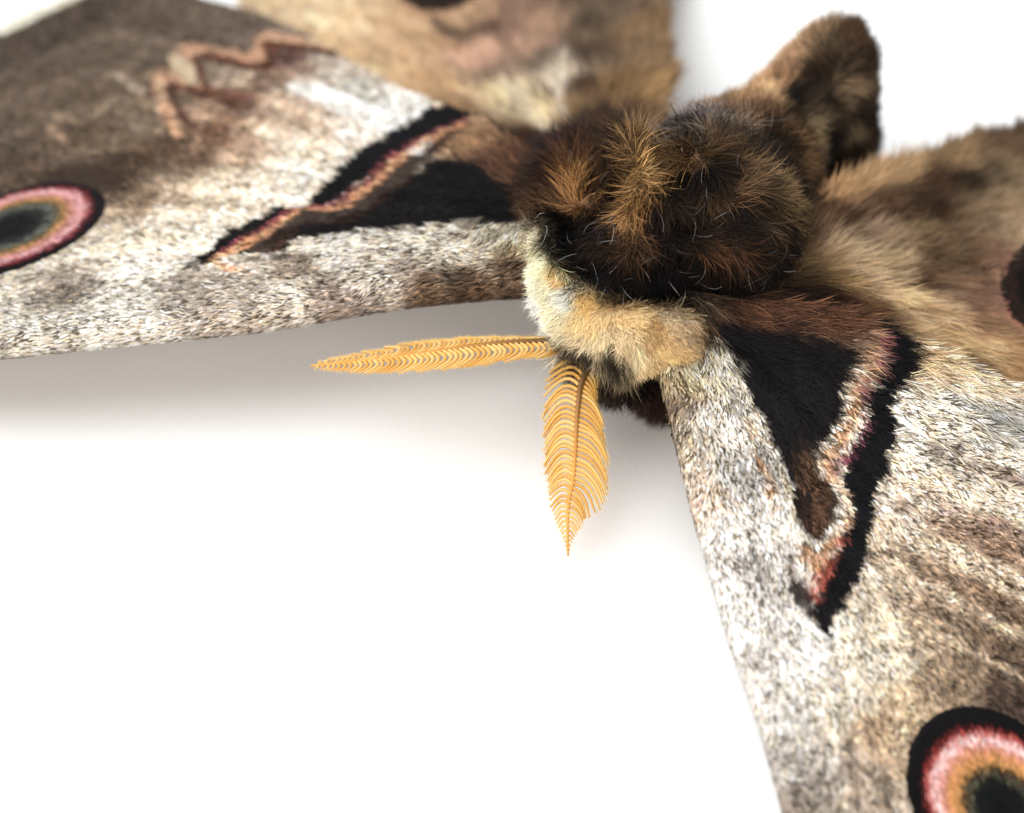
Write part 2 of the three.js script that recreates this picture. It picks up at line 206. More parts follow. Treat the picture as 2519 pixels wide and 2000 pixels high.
const LEFT_FOREWING = {
  o: [0.96, 11.23, -9.61],
  eu: [-0.99, -0.11, 0.01],
  ev: [-0.01, 0.17, 0.99],
  n: [-0.11, 0.98, -0.17],
  lead: [[-0.75, 1.28], [3.28, 1.6], [7.47, 1.84], [11.64, 2.47], [16.39, 3.27], [21.18, 3.58], [25.98, 3.84], [30.19, 4.09], [33.2, 4.25], [37.79, 4.14], [44.11, 3.19], [50.73, 1.38], [55.79, -1.24]],
  trail: [[-1.2, -6.98], [-0.26, -10.88], [2.32, -14.7], [5.28, -17.43], [8.31, -19.82], [12.52, -24.19], [16.93, -29.25], [20.72, -32.38], [24.54, -34.78], [27.89, -37.42], [31.27, -38.54], [35.29, -36.28], [37.57, -34.68], [39.14, -33.24], [43.69, -28.76], [48.58, -21.62], [53.03, -12.6], [55.12, -4.93], [55.46, 0.04]],
  tones: [
    [31.48, 3.61, '#cfc6b8'],
    [24.14, 4.08, '#d9d0c3'],
    [15.33, 1.38, '#d6cabb'],
    [9.34, 0.21, '#cabeb0'],
    [3.33, -1.05, '#cfc3b0'],
    [0.75, 0.69, '#6a5443'],
    [3.29, 1.23, '#5c4838'],
    [6.27, 1.61, '#735d4b'],
    [12.25, 2.37, '#94857a'],
    [18.17, 3.51, '#b8aa9c'],
    [6.39, -1.87, '#d8cdbb'],
    [0.62, -2.08, '#d9cfb8'],
    [0.61, -1.33, '#b49c78'],
    [29.29, -0.38, '#8f8377'],
    [21.51, 0.31, '#a79a8e'],
    [14.84, -0.28, '#958779'],
    [7.84, -0.08, '#a89a8c'],
    [24.86, -2.13, '#e6dbcb'],
    [20.48, -4.84, '#e3d5c1'],
    [23.8, -6.6, '#e0d0b9'],
    [26.6, 1.35, '#ddd5c8'],
    [26.66, -4.15, '#dccdb8'],
    [11.94, -2.64, '#e2d8ca'],
    [17.75, -9.72, '#dccab4'],
    [20.99, -10.19, '#cdb8a0'],
    [14.65, -10.89, '#eadcca'],
    [11.65, -14.31, '#d9c8b8'],
    [9.05, -13.92, '#efe5d5'],
    [8.56, -17.82, '#e6e0d6'],
    [12.96, -20.25, '#bfb0a2'],
    [16.77, -17.93, '#b59a85'],
    [19.81, -14.97, '#a98d76'],
    [15.24, -14.85, '#cdb49e'],
    [23.48, -9.47, '#b39c86'],
    [23.01, -14.33, '#6b5545'],
    [26.34, -14.82, '#5f4f40'],
    [27.66, -12.24, '#544438'],
    [31.61, -17.31, '#6f5d4b'],
    [34.18, -23.57, '#6f5f50'],
    [31.34, -28.02, '#6a5c4e'],
    [28.26, -31.31, '#6b5d50'],
    [23.98, -30.61, '#75665a'],
    [33.84, -33.53, '#574a40'],
    [37.61, -30.3, '#5c4f45'],
    [36.05, -17.98, '#6a5a4c'],
    [32.14, -14, '#58483c'],
    [27.23, -22.48, '#7d6b5a'],
    [20.99, -28.22, '#7c6c60'],
    [25.86, -19.32, '#8a7865'],
    [34.41, -13.78, '#544539'],
    [25.75, -9.8, '#7e6a57'],
    [22.58, -16.52, '#8c725d'],
    [30.53, -21.81, '#7a6856'],
    [0.35, -7.21, '#5a4030'],
    [1.63, -10.61, '#6a4a38'],
    [3.57, -13.1, '#a07c5c'],
    [4.94, -16.69, '#b99a7a'],
    [40.08, 0.07, '#c9bfb2'],
    [47.15, -19.64, '#6a5a4c'],
    [51.58, -9.16, '#8a7a6a'],
    [43.58, -28.12, '#5c4f45'],
    [37.69, -4.12, '#cfc0ac']],
  marks: [
    { c: '#a9a79f', soft: 0.41, a: 0.7, rag: 0.3, line: [[12.16, -20.72, 1.25], [10.22, -18.37, 0.98]] },
    { c: '#fffaf0', soft: 0.29, a: 0.9, rag: 0, line: [[16.21, -21.51, 0.61], [13.1, -19.15, 0.92], [9.3, -16.01, 1.2]] },
    { c: '#f8e4c8', soft: 0.27, a: 0.9, rag: 0, line: [[18.35, -16.48, 0.35], [16.32, -14.38, 0.49], [13.69, -11.88, 0.73]] },
    { c: '#8c7a68', soft: 0.41, a: 0.6, rag: 0, line: [[30.41, -31.67, 0.23], [27.81, -27.45, 0.41]] },
    { c: '#33261f', soft: 0.65, a: 0.8, rag: 0.2, line: [[31.74, -12.78, 1.44], [29.71, -12.98, 1.31], [27.96, -12.29, 0.98]] },
    { c: '#463529', soft: 0.71, a: 0.8, rag: 0.2, line: [[28.41, -14.29, 1.17], [26.64, -14.59, 1.45], [24.19, -16.2, 1.16]] },
    { c: '#6f5242', soft: 0.47, a: 0.65, rag: 0.25, line: [[15.86, -23.69, 1.24], [18.52, -23.21, 1.54], [20.44, -22.02, 1.81], [22, -20.78, 1.89], [22.42, -18.22, 0.98], [20.86, -15.69, 0.84]] },
    { c: '#c4ae98', soft: 0.35, a: 0.8, rag: 0.25, line: [[22.72, -24.79, 0.78], [21.77, -23.73, 1.3], [20.36, -23.08, 1.01]] },
    { c: '#a58973', soft: 0.35, a: 0.8, rag: 0.25, line: [[23.64, -20.44, 0.93], [22.71, -19.54, 1.18], [21.83, -19, 1]] },
    { c: '#c99c7e', soft: 0.23, a: 0.95, rag: 0.2, line: [[13.98, -26.08, 0.3], [18.87, -28.5, 0.71], [19.04, -25.55, 0.83], [20.81, -26.2, 0.61], [24.23, -27.87, 0.77], [24.96, -26.62, 0.71], [23.76, -23.26, 1], [25.95, -24.69, 0.76], [26.21, -23.04, 0.51], [25.26, -19.93, 0.47], [24.2, -16.88, 0.34]] },
    { c: '#fbe2bd', soft: 0.29, a: 0.95, rag: 0.15, line: [[25.64, -27.23, 0.33], [24.69, -25.35, 0.7], [23.66, -23.24, 0.48]] },
    { c: '#efcfae', soft: 0.23, a: 0.8, rag: 0.15, line: [[26.39, -24.04, 0.2], [25.68, -21.35, 0.26]] },
    { c: '#4f3430', soft: 0.23, a: 0.9, rag: 0.2, poly: [[18.28, -26.65], [17.05, -26.21], [15.03, -25.51], [15.95, -25.05], [16.92, -24.47], [17.59, -23.49], [18.25, -24.08]] },
    { c: '#4f2a1e', soft: 0.23, a: 0.95, rag: 0.25, line: [[11.85, -24.39, 0.15], [14.58, -25.93, 0.33], [18.61, -27.39, 0.51], [18.52, -25.83, 0.26], [18.36, -24.15, 0.5], [20.46, -24.98, 0.42], [23.32, -26.73, 0.43], [23.83, -26.32, 0.33], [23.32, -23.97, 0.32], [22.55, -21.63, 0.56], [24.05, -22.82, 0.37], [25.5, -23.41, 0.39], [25.11, -21.68, 0.25], [24.26, -19.37, 0.33], [23.36, -17.67, 0.36]] },
    { c: '#503025', soft: 0.35, a: 0.8, rag: 0.25, line: [[22.59, -22, 0.4], [21.38, -21.27, 0.84], [19.77, -20.14, 1.1]] },
    { c: '#5f4434', soft: 0.47, a: 0.6, rag: 0.3, line: [[20.46, -18.5, 1.12], [21.94, -16.71, 0.83]] },
    { c: '#3d3028', soft: 1.76, a: 0.4, rag: 0.2, line: [[36.89, -23.39, 9.52], [30.47, -26.64, 9.59], [24.11, -31.91, 5.53]] },
    { c: '#b3a08c', soft: 0.29, a: 0.7, rag: 0.2, line: [[29.77, -25.42, 0.16], [28.75, -24.41, 0.41], [27.63, -23.03, 0.31], [27.17, -22, 0.15]] },
    { c: '#ab9078', soft: 0.23, a: 0.7, rag: 0.2, line: [[33.59, -19.45, 0.15], [33.03, -18.39, 0.3], [32.06, -17.21, 0.18]] },
    { c: '#8f7c68', soft: 0.29, a: 0.5, rag: 0.15, line: [[35.26, -21.65, 0.23], [31.58, -19.5, 0.3], [29.19, -21.9, 0.3]] },
    { c: '#fdf6dc', soft: 0.29, a: 1, rag: 0.1, line: [[39.09, -32.98, 0.88], [38.14, -33.73, 0.88], [36.88, -34.82, 0.82], [34.92, -36.21, 0.69], [32.64, -37.97, 0.56]] },
    { c: '#5c4030', soft: 0.59, a: 0.8, rag: 0.3, line: [[1.15, -10.27, 1.14], [0.5, -7.23, 1.44], [0.02, -4.55, 0.94]] },
    { c: '#0b0a0e', soft: 0.15, a: 1, rag: 0.42, line: [[4.28, -16.42, 0.98], [6.22, -16.2, 1.35], [7.7, -14.05, 1.45], [9.18, -13.38, 1.4], [11.6, -10.56, 1.21], [13.16, -7.99, 0.85], [14.24, -7.2, 0.37], [15.17, -7.01, 0.32], [15.94, -6.81, 0.64], [17.58, -5.68, 0.88], [18.89, -4.52, 0.91], [20.28, -2.77, 0.65], [21.29, -2, 0.36], [22.27, -1.68, 0.1]] },
    { c: '#110e10', soft: 0.27, a: 1, rag: 0.5, poly: [[-0.04, -3.52], [0.97, -7.03], [2.88, -10.25], [4.8, -11.3], [6.54, -10.9], [8.21, -9.15], [9.41, -7.72], [10.6, -6.57], [12.12, -5.85], [14, -5.9], [15.52, -5.29], [16.22, -4.25], [17, -2.73], [15.95, -2.84], [14.46, -3.6], [11.4, -3.99], [7.7, -4.09], [4.62, -4.07]] },
    { c: '#4a3226', soft: 0.23, a: 0.7, rag: 0.3, line: [[15.48, -4.76, 0.57], [16.45, -3.26, 0.62], [16.92, -2.56, 0.24]] },
    { c: '#2a1b15', soft: 0.21, a: 0.95, rag: 0.2, line: [[4.25, -14.88, 0.27], [5.81, -13.32, 0.8], [7.36, -11.9, 1.21], [8.88, -10.16, 1.41], [10.66, -7.63, 1.33], [11.69, -6.41, 1.21], [13.08, -6.14, 0.91], [14.65, -6.31, 0.91], [15.83, -5.33, 1], [16.95, -3.74, 0.86], [18.43, -2.92, 0.52]] },
    { c: '#c99472', soft: 0.15, a: 1, rag: 0.2, line: [[3.87, -15.27, 0.14], [5.84, -14.17, 0.33], [7.4, -12.95, 0.45], [8.93, -11.2, 0.46], [10.71, -8.6, 0.5], [11.74, -7.37, 0.45], [13.12, -6.88, 0.32], [14.87, -7.18, 0.3], [15.9, -6.28, 0.33], [17.33, -4.51, 0.46], [19.36, -2.9, 0.41], [20.31, -2.17, 0.18], [19.29, -1.48, 0.21], [17.62, -0.55, 0.14]] },
    { c: '#7a3f44', soft: 0.15, a: 0.9, rag: 0.15, line: [[4.1, -15.54, 0.14], [6.01, -14.58, 0.2], [7.68, -13.38, 0.24], [9.21, -11.73, 0.26], [10.98, -9.06, 0.27], [11.98, -7.77, 0.26], [13.2, -7.15, 0.19], [14.73, -7.37, 0.16], [16.06, -6.66, 0.21], [17.67, -4.86, 0.23], [19.7, -3.2, 0.18]] },
    { c: '#fff0e4', soft: 0.18, a: 0.9, rag: 0.2, line: [[6.76, -12.91, 0.27], [7.38, -12.45, 0.38]] }],
  flow: [
    { p: [3.3, 0.54], d: [1, 0.03], len: 0.8, lift: 0.35 },
    { p: [0.62, -3.1], d: [0.36, 0.93], len: 1.6, lift: 0.5 },
    { p: [15.26, 2.36], d: [0.98, 0.19], len: 0.7, lift: 0.35 },
    { p: [30.38, 2.79], d: [0.99, 0.16], len: 0.65, lift: 0.3 },
    { p: [19.37, -9.95], d: [0.88, -0.48], len: 0.6, lift: 0.18 },
    { p: [8.51, -16.67], d: [0.71, -0.71], len: 0.75, lift: 0.18 },
    { p: [30.69, -23.03], d: [0.93, -0.38], len: 0.5, lift: 0.12 },
    { p: [6.56, -7.05], d: [0.99, 0.11], len: 0.8, lift: 0.3 },
    { p: [1.62, -10.07], d: [0.62, -0.79], len: 2.2, lift: 0.35 },
    { p: [0.34, -6.16], d: [1, 0.03], len: 1.8, lift: 0.4 },
    { p: [2.07, 2.66], d: [0.82, 0.57], len: 0.75, lift: 0.4 },
    { p: [10.63, 4.4], d: [0.87, 0.49], len: 0.7, lift: 0.4 }],
  roll: [1.5, 0.75],
  eye: { c: [34.16, -7.47], a: [-5.08, -1.19], b: [-0.34, -4.13], rings: [[0, '#1a1b1c'], [0.25, '#141516'], [0.42, '#2c2e2c'], [0.52, '#6a6c64'], [0.58, '#4a463a'], [0.62, '#7a6444'], [0.7, '#b98a58'], [0.76, '#c08474'], [0.83, '#d29696'], [0.88, '#eec0c2'], [0.92, '#c47c7c'], [0.96, '#85343a'], [1.01, '#140e12'], [1.1, '#120f12'], [1.18, '#2a221e']] } };
const RIGHT_FOREWING = {
  o: [10.84, 10.93, -2.71],
  eu: [0.24, -0.28, 0.93],
  ev: [0.96, -0.07, -0.27],
  n: [0.14, 0.96, 0.26],
  lead: [[-1.01, -2], [0.71, -1.93], [2.26, -2.01], [4.5, -2.16], [8.59, -2.41], [12.92, -2.59], [16.88, -2.63], [20.49, -2.59], [23.77, -2.42], [29.88, -2.47], [34.08, -2.29], [39.38, -1.9], [44.1, -1.11], [46.97, -0.05]],
  trail: [[-3.51, 0.82], [-2.74, 2.94], [-2.08, 5.25], [-1.13, 8.75], [0.98, 12.22], [3.9, 16.06], [7.05, 20.01], [11.02, 24.87], [14.61, 28.41], [19.14, 28.66], [27.58, 24.24], [36.29, 16.47], [44.06, 7.29], [47.24, 0]],
  tones: [
    [3.84, -2.23, '#8d7a66'],
    [1.3, -0.06, '#dfd4ba'],
    [2.39, -1.28, '#b8a584'],
    [6.12, -2.01, '#b5a590'],
    [5.22, 0.07, '#e4dacd'],
    [10.24, -1.95, '#d9c2b0'],
    [9.07, 0.19, '#b9b4ae'],
    [12.15, -0.09, '#eee6dc'],
    [14.81, -2.35, '#f2e9e0'],
    [15.29, 0.2, '#bdb6b0'],
    [17.96, -1.77, '#f1eae2'],
    [19.71, -0.5, '#c9c1ba'],
    [22.3, -2.43, '#dcd3cc'],
    [26.82, -1.71, '#b8b0a8'],
    [29.69, -1.69, '#8f8378'],
    [24.02, -1.18, '#dad4cc'],
    [24.63, 1.87, '#c8bba8'],
    [22.11, 4.12, '#ead9c3'],
    [26.56, 4.23, '#b49a80'],
    [29.02, 2, '#a09080'],
    [1.67, 2, '#d9cfbc'],
    [-0.91, -1.44, '#dccba4'],
    [-2.55, 0.56, '#2e221b'],
    [-0.82, 1, '#4a3a2c'],
    [-1.41, -0.53, '#c9b48c'],
    [8.69, -1.82, '#c9b8a6'],
    [20.99, 1.49, '#e6e0d8'],
    [28.41, 0.43, '#a89e94'],
    [7.96, 11.6, '#f4e7d4'],
    [6.96, 15.07, '#e0d9cc'],
    [8.93, 16.95, '#b4b2ac'],
    [9.92, 13.48, '#c9beae'],
    [12.09, 16.53, '#ead8c2'],
    [13.04, 13.09, '#b8a494'],
    [14.49, 15.73, '#93786a'],
    [12.5, 10.16, '#dbc9b6'],
    [15.35, 8.65, '#c6b29c'],
    [16.01, 12.12, '#a58c78'],
    [18.03, 14.55, '#8a705c'],
    [18.1, 6.87, '#cfbea8'],
    [20.09, 9.27, '#a5907a'],
    [22.25, 12.53, '#7d6a58'],
    [20.97, 5.97, '#dccbb3'],
    [23.78, 9.59, '#8f7b66'],
    [25.3, 12.73, '#54443a'],
    [24.91, 6.23, '#bca488'],
    [15.9, 16.51, '#a08a78'],
    [17.78, 10.01, '#b09a84'],
    [5.67, 17.08, '#e2c8a4'],
    [3.94, 14.78, '#d4b48c'],
    [16.19, 21.44, '#8a705c'],
    [27.72, 17.39, '#5c4c40'],
    [39.96, 7.22, '#5c4c40'],
    [36.95, -0.45, '#b8b0a8'],
    [-0.17, 4.7, '#4a3226'],
    [-0.34, 9.46, '#6a4936'],
    [-1.64, 3.87, '#4a3226']],
  marks: [
    { c: '#f8ecd8', soft: 0.47, a: 0.85, rag: 0.25, line: [[5.94, 12.88, 0.64], [8.37, 15.67, 0.78], [11.85, 19.83, 0.71]] },
    { c: '#f6e4ca', soft: 0.47, a: 0.85, rag: 0.25, line: [[10.26, 10.46, 0.41], [12.72, 13.59, 0.76], [15.28, 17.99, 0.75]] },
    { c: '#ecd6ba', soft: 0.41, a: 0.8, rag: 0.25, line: [[13.53, 8, 0.23], [16.1, 11.84, 0.43], [19.48, 16.56, 0.47]] },
    { c: '#8f8f8c', soft: 0.71, a: 0.65, rag: 0.35, line: [[6.33, 15.01, 0.43], [8.1, 16.43, 0.85], [10.09, 19.1, 0.78]] },
    { c: '#8a7a5c', soft: 0.41, a: 0.6, rag: 0.35, line: [[7.67, 12.59, 0.41], [7.98, 13.55, 0.27]] },
    { c: '#5c4a44', soft: 0.59, a: 0.75, rag: 0.3, line: [[9.59, 12.64, 0.28], [11.06, 14.79, 0.42], [13.39, 18.64, 0.42]] },
    { c: '#7a6250', soft: 0.53, a: 0.6, rag: 0.3, line: [[12.17, 9.21, 0.21], [14.61, 12.32, 0.41], [17.51, 17.23, 0.47]] },
    { c: '#6f5b48', soft: 0.59, a: 0.55, rag: 0.3, line: [[15.16, 8.27, 0.2], [18.31, 11.12, 0.4], [22.03, 15.69, 0.53]] },
    { c: '#a0703a', soft: 0.35, a: 0.85, rag: 0.35, line: [[5.77, 2.1, 0.13], [7.63, 1.95, 0.19], [9.68, 2.24, 0.26], [11.36, 2.01, 0.21]] },
    { c: '#f1dfbe', soft: 0.27, a: 0.9, rag: 0.35, line: [[5.84, 2.47, 0.08], [8.13, 3.21, 0.17], [10.29, 3.34, 0.18], [12.63, 3.16, 0.18]] },
    { c: '#86827e', soft: 0.47, a: 0.7, rag: 0.4, line: [[8.11, 0.91, 0.13], [10.76, 0.91, 0.21], [13.27, 0.31, 0.21], [15.49, 0.42, 0.25]] },
    { c: '#5c4436', soft: 0.29, a: 0.7, rag: 0.4, line: [[14.36, 2.65, 0.18], [15.49, 1.8, 0.12], [17.21, 2.05, 0.19]] },
    { c: '#ead4b8', soft: 0.27, a: 0.65, rag: 0.35, line: [[14.65, 8.56, 0.16], [16.6, 11.62, 0.29], [20.14, 15.57, 0.32]] },
    { c: '#dcc6aa', soft: 0.27, a: 0.6, rag: 0.35, line: [[16.68, 7.47, 0.16], [18.82, 10.6, 0.25], [22.53, 14.76, 0.28]] },
    { c: '#cdb69a', soft: 0.27, a: 0.55, rag: 0.35, line: [[18.74, 6.22, 0.16], [21.01, 9.28, 0.25], [24.94, 13.94, 0.25]] },
    { c: '#6f5a4a', soft: 0.29, a: 0.5, rag: 0.4, line: [[15.74, 8.22, 0.22], [17.77, 11.24, 0.38], [21.39, 15.15, 0.41]] },
    { c: '#66523f', soft: 0.29, a: 0.5, rag: 0.4, line: [[17.81, 6.96, 0.22], [19.97, 9.92, 0.35], [23.81, 14.33, 0.41]] },
    { c: '#7d6e66', soft: 0.29, a: 0.5, rag: 0.4, line: [[8.11, 11.55, 0.23], [10.44, 14.56, 0.36], [12.88, 18.03, 0.4]] },
    { c: '#5a3c2c', soft: 0.71, a: 0.85, rag: 0.3, line: [[-0.58, 2.33, 0.96], [-0.76, 8, 1.49], [0.82, 12.27, 1.19]] },
    { c: '#0b0a0e', soft: 0.18, a: 1, rag: 0.4, line: [[1.64, 12.91, 1.02], [2.49, 12.98, 1.2], [3.44, 12.81, 1.2], [4.43, 12.16, 0.98], [5.33, 11.02, 0.85], [6.21, 10.55, 0.81], [7.26, 10.29, 0.91], [8.25, 9.78, 1.13], [9.19, 9.03, 1.36], [9.89, 8.43, 1.35], [10.71, 7.78, 1.1], [11.6, 7.55, 0.88], [12.5, 7.42, 0.69], [13.25, 7.19, 0.66], [14.2, 6.64, 0.78], [15.35, 5.84, 0.92], [16.6, 4.89, 0.97], [17.71, 3.98, 0.94], [18.69, 3.09, 0.79], [19.51, 2.77, 0.42], [19.99, 2.62, 0.07]] },
    { c: '#110e0f', soft: 0.29, a: 1, rag: 0.5, poly: [[-1.45, 1.7], [0.43, 2.08], [3.16, 2.72], [5.67, 3.03], [8.43, 3.38], [10.58, 3.51], [12.55, 3.44], [13.85, 3.43], [14.34, 3.92], [13.63, 5.03], [12.88, 5.9], [12.15, 6.25], [11.08, 6.19], [10.04, 5.6], [9.04, 5.26], [8.32, 5.73], [7.69, 6.7], [6.43, 7.99], [5.03, 8.55], [3.72, 9.74], [2.89, 10.52], [1.3, 8.63], [0.12, 5.04]] },
    { c: '#4a3527', soft: 0.47, a: 0.85, rag: 0.6, line: [[8.99, 5.01, 0.85], [10.9, 5.21, 0.96], [12.42, 4.88, 0.79], [13.6, 4.14, 0.54]] },
    { c: '#9a6a3c', soft: 0.29, a: 0.8, rag: 0.4, line: [[14.37, 3.4, 0.42], [15.08, 3.06, 0.36]] },
    { c: '#bf9474', soft: 0.21, a: 1, rag: 0.3, line: [[1.54, 11.54, 0.25], [2.83, 10.94, 0.39], [4.23, 10.24, 0.43], [5.27, 9.13, 0.28], [6.44, 8.77, 0.36], [7.63, 7.88, 0.4], [8.61, 6.55, 0.34], [9.44, 5.97, 0.21], [10.69, 6.24, 0.17], [12.08, 6.56, 0.18], [13.09, 6.32, 0.2], [14.18, 5.18, 0.32], [15.45, 3.65, 0.47], [16.6, 2.89, 0.41]] },
    { c: '#fbeed8', soft: 0.15, a: 0.9, rag: 0.3, line: [[10.97, 6.35, 0.08], [12.01, 6.58, 0.12], [12.84, 6.42, 0.13]] },
    { c: '#f4e6dc', soft: 0.23, a: 0.9, rag: 0.4, line: [[15.43, 2.83, 0.25], [16.45, 2.78, 0.37]] },
    { c: '#7d4650', soft: 0.18, a: 0.75, rag: 0.3, line: [[1.5, 12.15, 0.19], [2.8, 11.55, 0.23], [4.09, 11.01, 0.22], [4.87, 9.98, 0.24], [5.87, 9.41, 0.16], [7.08, 9.3, 0.21], [8.3, 8.59, 0.24], [9.02, 7.33, 0.36], [9.82, 6.57, 0.3]] },
    { c: '#8f4a3c', soft: 0.21, a: 0.85, rag: 0.35, line: [[14.4, 5.62, 0.21], [15.28, 4.78, 0.27], [16.38, 3.75, 0.29], [17.38, 2.94, 0.47]] },
    { c: '#1c1414', soft: 0.23, a: 0.9, rag: 0.4, line: [[16.8, 1.92, 0.38], [18.15, 2.27, 0.32], [19.01, 2.77, 0.32]] }],
  flow: [
    { p: [1.36, 0.24], d: [0.98, -0.18], len: 1.3, lift: 0.5 },
    { p: [5.46, -2.13], d: [0.92, -0.4], len: 0.75, lift: 0.4 },
    { p: [14.75, -2.63], d: [1, -0.04], len: 0.65, lift: 0.3 },
    { p: [26.55, -3.08], d: [1, 0.06], len: 0.6, lift: 0.25 },
    { p: [6.15, 1.63], d: [1, -0], len: 0.7, lift: 0.3 },
    { p: [5.35, 6.17], d: [0.89, 0.45], len: 1, lift: 0.25 },
    { p: [14.1, 2.04], d: [1, 0.09], len: 0.7, lift: 0.3 },
    { p: [8.23, 13.08], d: [0.57, 0.82], len: 0.9, lift: 0.2 },
    { p: [14.81, 14.07], d: [0.6, 0.8], len: 0.65, lift: 0.18 },
    { p: [20.09, 9.27], d: [0.78, 0.63], len: 0.6, lift: 0.18 },
    { p: [24.9, 3.26], d: [0.98, 0.22], len: 0.6, lift: 0.2 },
    { p: [-0.48, 4.79], d: [0.46, 0.89], len: 2.2, lift: 0.35 },
    { p: [-0.18, 10.36], d: [0.33, 0.94], len: 2.6, lift: 0.35 },
    { p: [2.99, 13.17], d: [0.48, 0.88], len: 2.2, lift: 0.3 },
    { p: [6.56, 18.38], d: [0.57, 0.82], len: 2, lift: 0.25 },
    { p: [10.73, 9.17], d: [0.78, 0.62], len: 0.8, lift: 0.25 }],
  roll: [1.3, 0.45],
  eye: { c: [32.02, 9.96], a: [-1.58, -4.22], b: [-4.88, 0.7], rings: [[0, '#0a0c0d'], [0.3, '#101314'], [0.38, '#23261e'], [0.42, '#5f5a48'], [0.46, '#2a2018'], [0.5, '#3a2a1c'], [0.54, '#b98a55'], [0.64, '#d8985f'], [0.74, '#d39078'], [0.8, '#f0aea8'], [0.85, '#ffe6e6'], [0.89, '#dd9c96'], [0.94, '#ad4c46'], [0.99, '#581818'], [1.03, '#0b080a'], [1.24, '#0a0809']] } };
